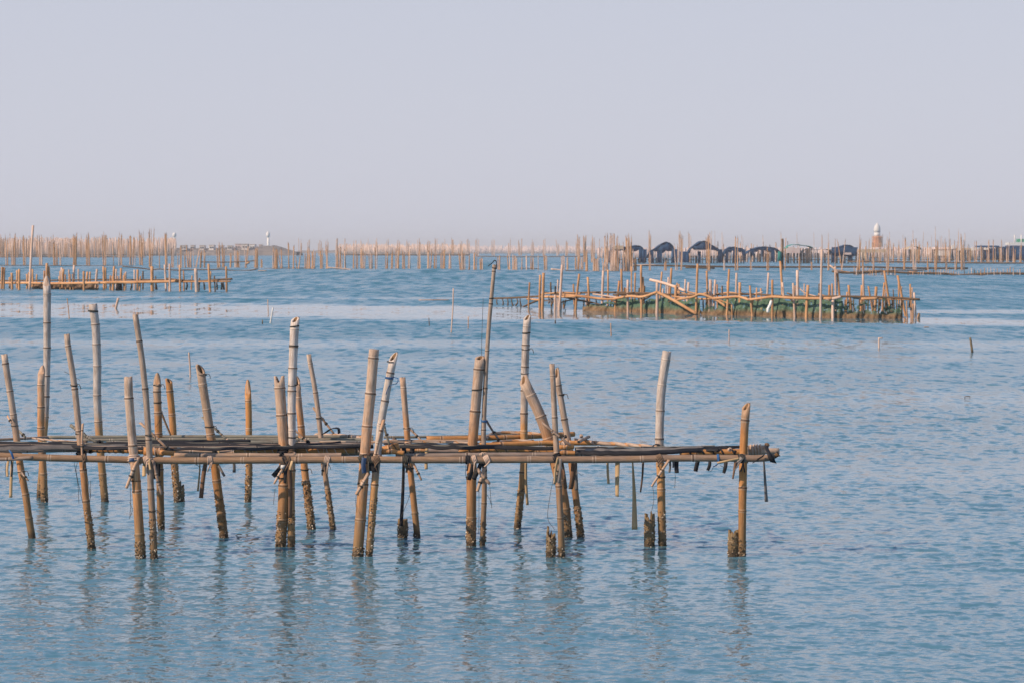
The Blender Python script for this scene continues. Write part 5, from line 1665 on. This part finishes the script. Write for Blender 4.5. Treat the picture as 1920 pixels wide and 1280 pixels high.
def hut(label, x0, x1, yt, ye, yb, mat, seed, drapes=(), depth=6, sheets=(), rooft='tent', stilts=8):
    rg = random.Random(seed)
    d = dist(yb)
    t = thing('tarp_hut', label, 'hut', W((x0 + x1) / 2, yb, d), 'huts on stilts over the water')
    V, Fc = tent_roof(x0, x1, yt, ye, d, depth, seed) if rooft == 'tent' else join([box((W((x0 + x1) / 2, (yt + ye) / 2, d)), ((x1 - x0) / F * d, depth, (ye - yt) / F * d), 0, 0.94)])
    mesh_obj('roof', V, Fc, M[mat], t, smooth=rooft == 'tent')
    if rooft == 'tent' and ye > yt + 12:      # the tarpaulin closes the hoop down to a ragged hem
        hem = yt + (ye - yt) * 0.56
        for dy in (-depth / 2 + 0.15, depth / 2 - 0.15):
            V, Fc = [], []
            n = 24
            for s_ in (0, 1):
                for i in range(n + 1):
                    u = 0.012 + 0.976 * i / n
                    x = W(x0 + (x1 - x0) * u, 0, d)[0]
                    zt = H + (HY - ye) / F * d + (ye - yt) / F * d * 0.96 * (1 - abs(2 * u - 1) ** 2.1) ** 0.5 * (1 + 0.07 * math.sin(u * 9 + seed)) * (1 + 0.16 * math.sin(u * 5.2 + seed * 2.1) - 0.1)
                    zb = H + (HY - hem - 2.0 * math.sin(u * 13 + seed) - 1.5 * math.sin(u * 29) - (6 if abs(u - 0.5) > 0.42 else 0)) / F * d
                    y = d + dy + s_ * 0.06 + 0.08 * math.sin(i * 1.1)
                    V += [(x, y, max(zt, zb + 0.02)), (x, y, zb)]
            o_ = 2 * (n + 1)
            for i in range(n):
                q = 2 * i
                Fc += [(q, q + 1, q + 3, q + 2), (o_ + q + 2, o_ + q + 3, o_ + q + 1, o_ + q), (q, q + 2, o_ + q + 2, o_ + q), (q + 3, q + 1, o_ + q + 1, o_ + q + 3)]
            mesh_obj('gable_sheet', V, Fc, M[mat], t)
    for (a, b, c, e) in drapes:      # hanging side sheets, front and back
        k = (b - a) / F * d
        V, Fc = [], []
        n = 10
        for s_ in (0, 1):
            for i in range(n + 1):
                x = W(a + (b - a) * i / n, 0, d)[0]
                y = d - depth / 2 + 0.12 * math.sin(i * 1.7 + seed) + s_ * 0.05
                zt, zb = H + (HY - c) / F * d, max(0.15, H + (HY - e - rg.uniform(-1, 1)) / F * d)
                V += [(x, y, zt), (x + 0.05 * k * math.sin(i), y - 0.1, zb)]
        o = 2 * (n + 1)
        for i in range(n):
            q = 2 * i
            Fc += [(q, q + 1, q + 3, q + 2), (o + q + 2, o + q + 3, o + q + 1, o + q), (q, q + 2, o + q + 2, o + q), (q + 3, q + 1, o + q + 1, o + q + 3)]
        mesh_obj('tarp_side', V, Fc, M[mat], t)
    for i in range(stilts):
        x = x0 + (x1 - x0) * (i + rg.uniform(0.2, 0.8)) / stilts
        for dy in (-depth / 2, depth / 2):
            p = W(x, yb, d)
            X = p[0]
            v, f = tube([(X, d + dy, H + (HY - ye) / F * d), (X, d + dy, -0.4)], rg.uniform(0.09, 0.17), 5, 1)
            mesh_obj('stilt', v, f, M['timber'], t)
    c = W((x0 + x1) / 2, yb, d)
    v, f = box((c[0], d, 0.75), ((x1 - x0) / F * d * 0.98, depth * 0.96, 0.14))
    mesh_obj('platform', v, f, M['timber'], t, smooth=False)
    for (a, b, y0, y1, mt) in sheets:
        v, f = box(W((a + b) / 2, (y0 + y1) / 2, d - depth / 2 - 0.4), ((b - a) / F * d, 0.5, (y1 - y0) / F * d), 0.02, 0.97)
        mesh_obj('sheet', v, f, M[mt], t, smooth=False)
    return t


hut('dark blue tent-roofed hut with a tan patch, leftmost of the huts', 1140, 1212, 456, 484, 494, 'tarp_navy', 1, drapes=[(1139, 1147, 470, 494), (1178, 1186, 474, 494), (1196, 1211, 468, 493)], sheets=[(1152, 1168, 461, 468, 'tarp_tan')])
hut('dark blue double-humped hut right of the leftmost hut', 1214, 1270, 457, 484, 494, 'tarp_navy', 2, drapes=[(1215, 1224, 470, 494), (1230, 1240, 472, 494), (1258, 1269, 468, 494)])
hut('dark blue humped hut in the middle of the hut line', 1288, 1354, 455, 480, 494, 'tarp_navy', 3, drapes=[(1272, 1290, 472, 492), (1306, 1312, 472, 494), (1344, 1352, 468, 494)], sheets=[(1296, 1338, 469, 470.5, 'tarp_pink')])
hut('small low navy hut right of the three large humps', 1356, 1396, 460, 480, 494, 'tarp_navy', 4, drapes=[(1358, 1363, 468, 494), (1372, 1380, 466, 494), (1389, 1395, 468, 488)], stilts=6)
hut('low blue-grey hut with thin stilts left of the teal-roofed shed', 1398, 1462, 463, 476, 492, 'tarp_navy', 5, drapes=[(1404, 1412, 466, 480), (1425, 1430, 466, 482), (1443, 1450, 470, 490)], stilts=9)
hut('shed with a teal tarpaulin roof and pinkish side sheets', 1472, 1522, 459, 466, 494, 'tarp_teal', 6, drapes=[], sheets=[(1474, 1500, 466, 475, 'tarp_pink'), (1478, 1490, 464, 467, 'tarp_pink')], stilts=9)
hut('shed under a pale pink rumpled tarpaulin right of the teal roof', 1503, 1560, 466, 475, 494, 'tarp_pink', 7, drapes=[], stilts=9)
hut('dark navy tarpaulin shed left of the domed tower', 1553, 1606, 461, 478, 494, 'tarp_navy', 8, drapes=[(1556, 1604, 464, 480), (1556, 1562, 478, 492), (1588, 1594, 478, 492)], stilts=7, sheets=[(1584, 1596, 474, 478, 'tarp_pink')])
hut('low tan-roofed platform below the domed tower', 1606, 1660, 468, 474, 490, 'tarp_tan', 9, drapes=[(1612, 1620, 474, 486)], rooft='flat')
hut('small brown-topped shed right of the domed tower', 1700, 1724, 461, 468, 489, 'tarp_tan', 10, drapes=[(1704, 1720, 468, 487)], rooft='tent', stilts=5)
hut('platform with a bright cream panel facing the camera', 1750, 1786, 464, 468, 490, 'tarp_pink', 11, drapes=[(1756, 1784, 480, 490)], rooft='flat', sheets=[(1753, 1783, 470, 480, 'plaster')])
hut('long low shed with navy walls near the right edge', 1832, 1870, 461, 464, 491, 'tarp_navy', 12, drapes=[(1834, 1868, 466, 488)], rooft='flat', sheets=[(1822, 1832, 465, 470, 'plaster'), (1845, 1853, 465, 469, 'plaster')])
hut('navy-walled shed at the right edge under the white platform', 1872, 1935, 463, 466, 491, 'tarp_navy', 13, drapes=[(1874, 1930, 466, 489)], rooft='flat')
hut('low pale shed with small white boxes right of the cream panel', 1788, 1826, 466, 469, 490, 'tarp_tan', 14, drapes=[(1796, 1802, 469, 489), (1812, 1818, 469, 488)], rooft='flat', sheets=[(1784, 1791, 460, 467, 'plaster'), (1796, 1802, 466, 470, 'plaster')])

# white working platform with two masts at the right edge
d = 1100
t = thing('work_platform', 'white work platform with two stub masts and a green box at the right edge', 'work platform', (W(1905, 470, d)[0], d, 0))
for nm, bx, mt in (('deck', ((1905, 457.5), 34, 4.5, 8), 'white'), ('hull', ((1905, 468), 36, 14, 7), 'tarp_navy'), ('green_box', ((1913, 451.5), 12, 6, 4), 'green')):
    (x, y), wx, hy, dp = bx
    v, f = box(W(x, y, d + (2 if nm == 'green_box' else 0)), (wx / F * d, dp, hy / F * d), 0, 0.98)
    mesh_obj(nm, v, f, M[mt], t, smooth=False)
for x in (1902.5, 1915):
    v, f = tube([W(x, 441, d), W(x, 456, d)], 0.32, 8, 1)
    mesh_obj('mast', v, f, M['white'], t)

# the domed tower
d = 1300
t = thing('domed_tower', 'round brick-coloured tower in scaffolding with a white dome, right of centre on the horizon', 'tower', (W(1645, 469, d)[0], d, 0))
k = d / F


def lathe(cx, cy, prof, n=28):
    V, Fc = [], []
    for r, z in prof:
        for i in range(n):
            a = 2 * math.pi * i / n
            V.append((cx + r * math.cos(a), cy + r * math.sin(a), z))
    for j in range(len(prof) - 1):
        for i in range(n):
            q = (i + 1) % n
            Fc.append((j * n + i, j * n + q, (j + 1) * n + q, (j + 1) * n + i))
    Fc.append(tuple(reversed(range(n))))
    Fc.append(tuple((len(prof) - 1) * n + i for i in range(n)))
    return V, Fc


cx = W(1645, 0, d)[0]


def zr(y, d=d):
    return H + (HY - y) / F * d


v, f = lathe(cx, d, [(8.6 * k, -1), (8.6 * k, zr(452)), (8.2 * k, zr(447)), (9.2 * k, zr(446)), (9.2 * k, zr(444.5)), (7.5 * k, zr(444))])
mesh_obj('shaft', v, f, M['brickish'], t)
v, f = lathe(cx, d, [(10 * k, -1), (10.5 * k, zr(467)), (10.5 * k, zr(464.5)), (8.7 * k, zr(464))])
mesh_obj('base', v, f, M['plaster'], t)
v, f = lathe(cx - 0.3 * k, d, [(5.6 * k, zr(444)), (5.6 * k, zr(436))])
mesh_obj('drum', v, f, M['white'], t)
v, f = lathe(cx - 0.3 * k, d, [(5.9 * k, zr(436)), (6.4 * k, zr(432)), (5.8 * k, zr(427)), (4.2 * k, zr(423)), (2.0 * k, zr(420.5)), (0.5 * k, zr(418))])
mesh_obj('dome', v, f, M['white'], t)
for i in range(12):
    a = 2 * math.pi * i / 12
    X, Y = cx + 10 * k * math.cos(a), d + 10 * k * math.sin(a)
    v, f = tube([(X, Y, -0.5), (X, Y, zr(440 + 2 * (i % 3)))], 0.1, 5, 1)
    mesh_obj('scaffold_pole', v, f, M['bamboo_far'], t)

# white ball on a pedestal and the slim white tower, left half of the horizon
d = 1400
k = d / F
cx = W(327, 0, d)[0]
t = thing('water_tower', 'white ball-topped tower on the horizon above the left poles', 'tower', (cx, d, 0))
v, f = lathe(cx, d, [(2.6 * k, 0), (2.2 * k, zr(450, d)), (1.7 * k, zr(445, d))])
mesh_obj('shaft', v, f, M['white'], t)
v, f = lathe(cx, d, [(1.2 * k, zr(446.5, d)), (3.2 * k, zr(444, d)), (3.9 * k, zr(440.5, d)), (3.2 * k, zr(438, d)), (1.2 * k, zr(436.4, d))])
mesh_obj('ball', v, f, M['white'], t)
cx = W(503, 0, d)[0]
t = thing('water_tower', 'slim white tower with a wider bulb on top, standing on the dark mound', 'tower', (cx, d, 0))
v, f = lathe(cx, d, [(2.5 * k, 0), (2.3 * k, zr(446, d))])
mesh_obj('shaft', v, f, M['white'], t)
v, f = lathe(cx - 0.5 * k, d, [(1.8 * k, zr(446, d)), (3.6 * k, zr(443, d)), (3.6 * k, zr(438, d)), (1.6 * k, zr(435.5, d)), (0.5 * k, zr(434, d))])
mesh_obj('bulb', v, f, M['white'], t)


def ridge(pts, d, name='shore', depth=60):
    """low land: outline pts (pixels) as the crest, sloping to the water on both sides"""
    V, Fc = [], []
    xs = np.linspace(pts[0][0], pts[-1][0], 90)
    for i, x in enumerate(xs):
        z = max(0.05, H + (HY - np.interp(x, [p[0] for p in pts], [p[1] for p in pts])) / F * d) * (1 + 0.22 * (vnoise(np.array([i * 0.9]), np.array([3.0]), 2)[0] - 0.5))
        X = (x - 960) / F * d
        for f, zz in ((-0.5, -0.5), (-0.38, 0.45), (-0.2, 0.85), (0, 1.0), (0.25, 0.8), (0.5, -0.5)):
            V.append((X + 2 * (vnoise(np.array([i * 1.3]), np.array([f * 9]), 7)[0] - 0.5), d + depth * f, zz * z if zz > 0 else -0.5))
    for i in range(89):
        for j in range(5):
            a = i * 6 + j
            Fc.append((a, a + 6, a + 7, a + 1))
    o = mesh_obj(name, V, Fc, M['rock'], None, smooth=False)
    o['kind'] = 'structure'
    return o


ridge([(262, 479), (280, 467), (330, 466), (400, 465), (470, 464), (500, 461), (515, 460), (530, 464), (545, 470), (562, 473)], 1330, 'shore')
ridge([(1560, 470), (1640, 466.5), (1700, 467), (1800, 467), (1960, 466)], 1250, 'shore')
ridge([(560, 470.6), (700, 468.5), (900, 468), (1120, 468), (1400, 468), (1600, 468)], 2600, 'hills', 120)
# pale low houses along the left shore
rg = random.Random(77)
XS = [292, 307, 345, 362, 380, 398, 415, 432, 447, 460, 474, 489]
ORD = ['leftmost', 'second from the left', 'third from the left', 'fourth from the left', 'fifth from the left', 'sixth from the left', 'sixth from the right',
       'fifth from the right', 'fourth from the right', 'third from the right', 'second from the right', 'rightmost']
for i, x in enumerate(XS):
    d = 1325 + rg.uniform(-12, 12)
    k = d / F
    wpx, hpx = rg.uniform(6, 12), rg.uniform(3.5, 7)
    yb = 467.5
    c = W(x, yb - hpx / 2, d)
    t = thing('shore_house', ORD[i] + ' of the tiny pale houses on the far left shore', 'house', (c[0], d, zr(yb, d)), 'pale houses on the far left shore')
    mt = rg.choice(['plaster', 'plaster', 'tarp_pink', 'white'])
    v, f = box(c, (wpx * k, 6, (hpx + 4) * k), rg.uniform(-0.1, 0.1))
    mesh_obj('wall', v, f, M[mt], t, smooth=False)
    v, f = box(c + np.array([0, 0, (hpx / 2 + 2) * k + 0.12]), (wpx * k * 1.06, 6.5, 0.25), 0)
    mesh_obj('roof', v, f, M['tarp_tan'], t, smooth=False)
    for q in (-0.25, 0.2):
        v, f = box(c + np.array([q * wpx * k, -3.15, 0.2]), (0.8, 0.25, 0.7))
        mesh_obj('window', v, f, M['window'], t, smooth=False)

# ------------------------------------------------------------------ the air
def haze():
    me = bpy.data.meshes.new('haze')
    x, y0, y1, z0, z1 = 9500, -450, 9400, -1.5, 30
    V = [(-x, y0, z0), (x, y0, z0), (x, y1, z0), (-x, y1, z0), (-x, y0, z1), (x, y0, z1), (x, y1, z1), (-x, y1, z1)]
    me.from_pydata(V, [], [(3, 2, 1, 0), (4, 5, 6, 7), (0, 1, 5, 4), (1, 2, 6, 5), (2, 3, 7, 6), (3, 0, 4, 7)])
    m = bpy.data.materials.new('haze')
    m.use_nodes = True
    n = m.node_tree
    n.nodes.clear()
    o_ = n.nodes.new('ShaderNodeOutputMaterial')
    pv = n.nodes.new('ShaderNodeVolumePrincipled')
    pv.inputs['Color'].default_value = (0.88, 0.92, 1.0, 1)
    pv.inputs['Density'].default_value = 0.00023
    pv.inputs['Anisotropy'].default_value = 0.0
    n.links.new(pv.outputs[0], o_.inputs['Volume'])
    me.materials.append(m)
    o = bpy.data.objects.new('haze', me)
    COL.objects.link(o)
    o['kind'] = 'stuff'
    o['label'] = 'thin pale haze over the water'
    o['category'] = 'haze'


haze()
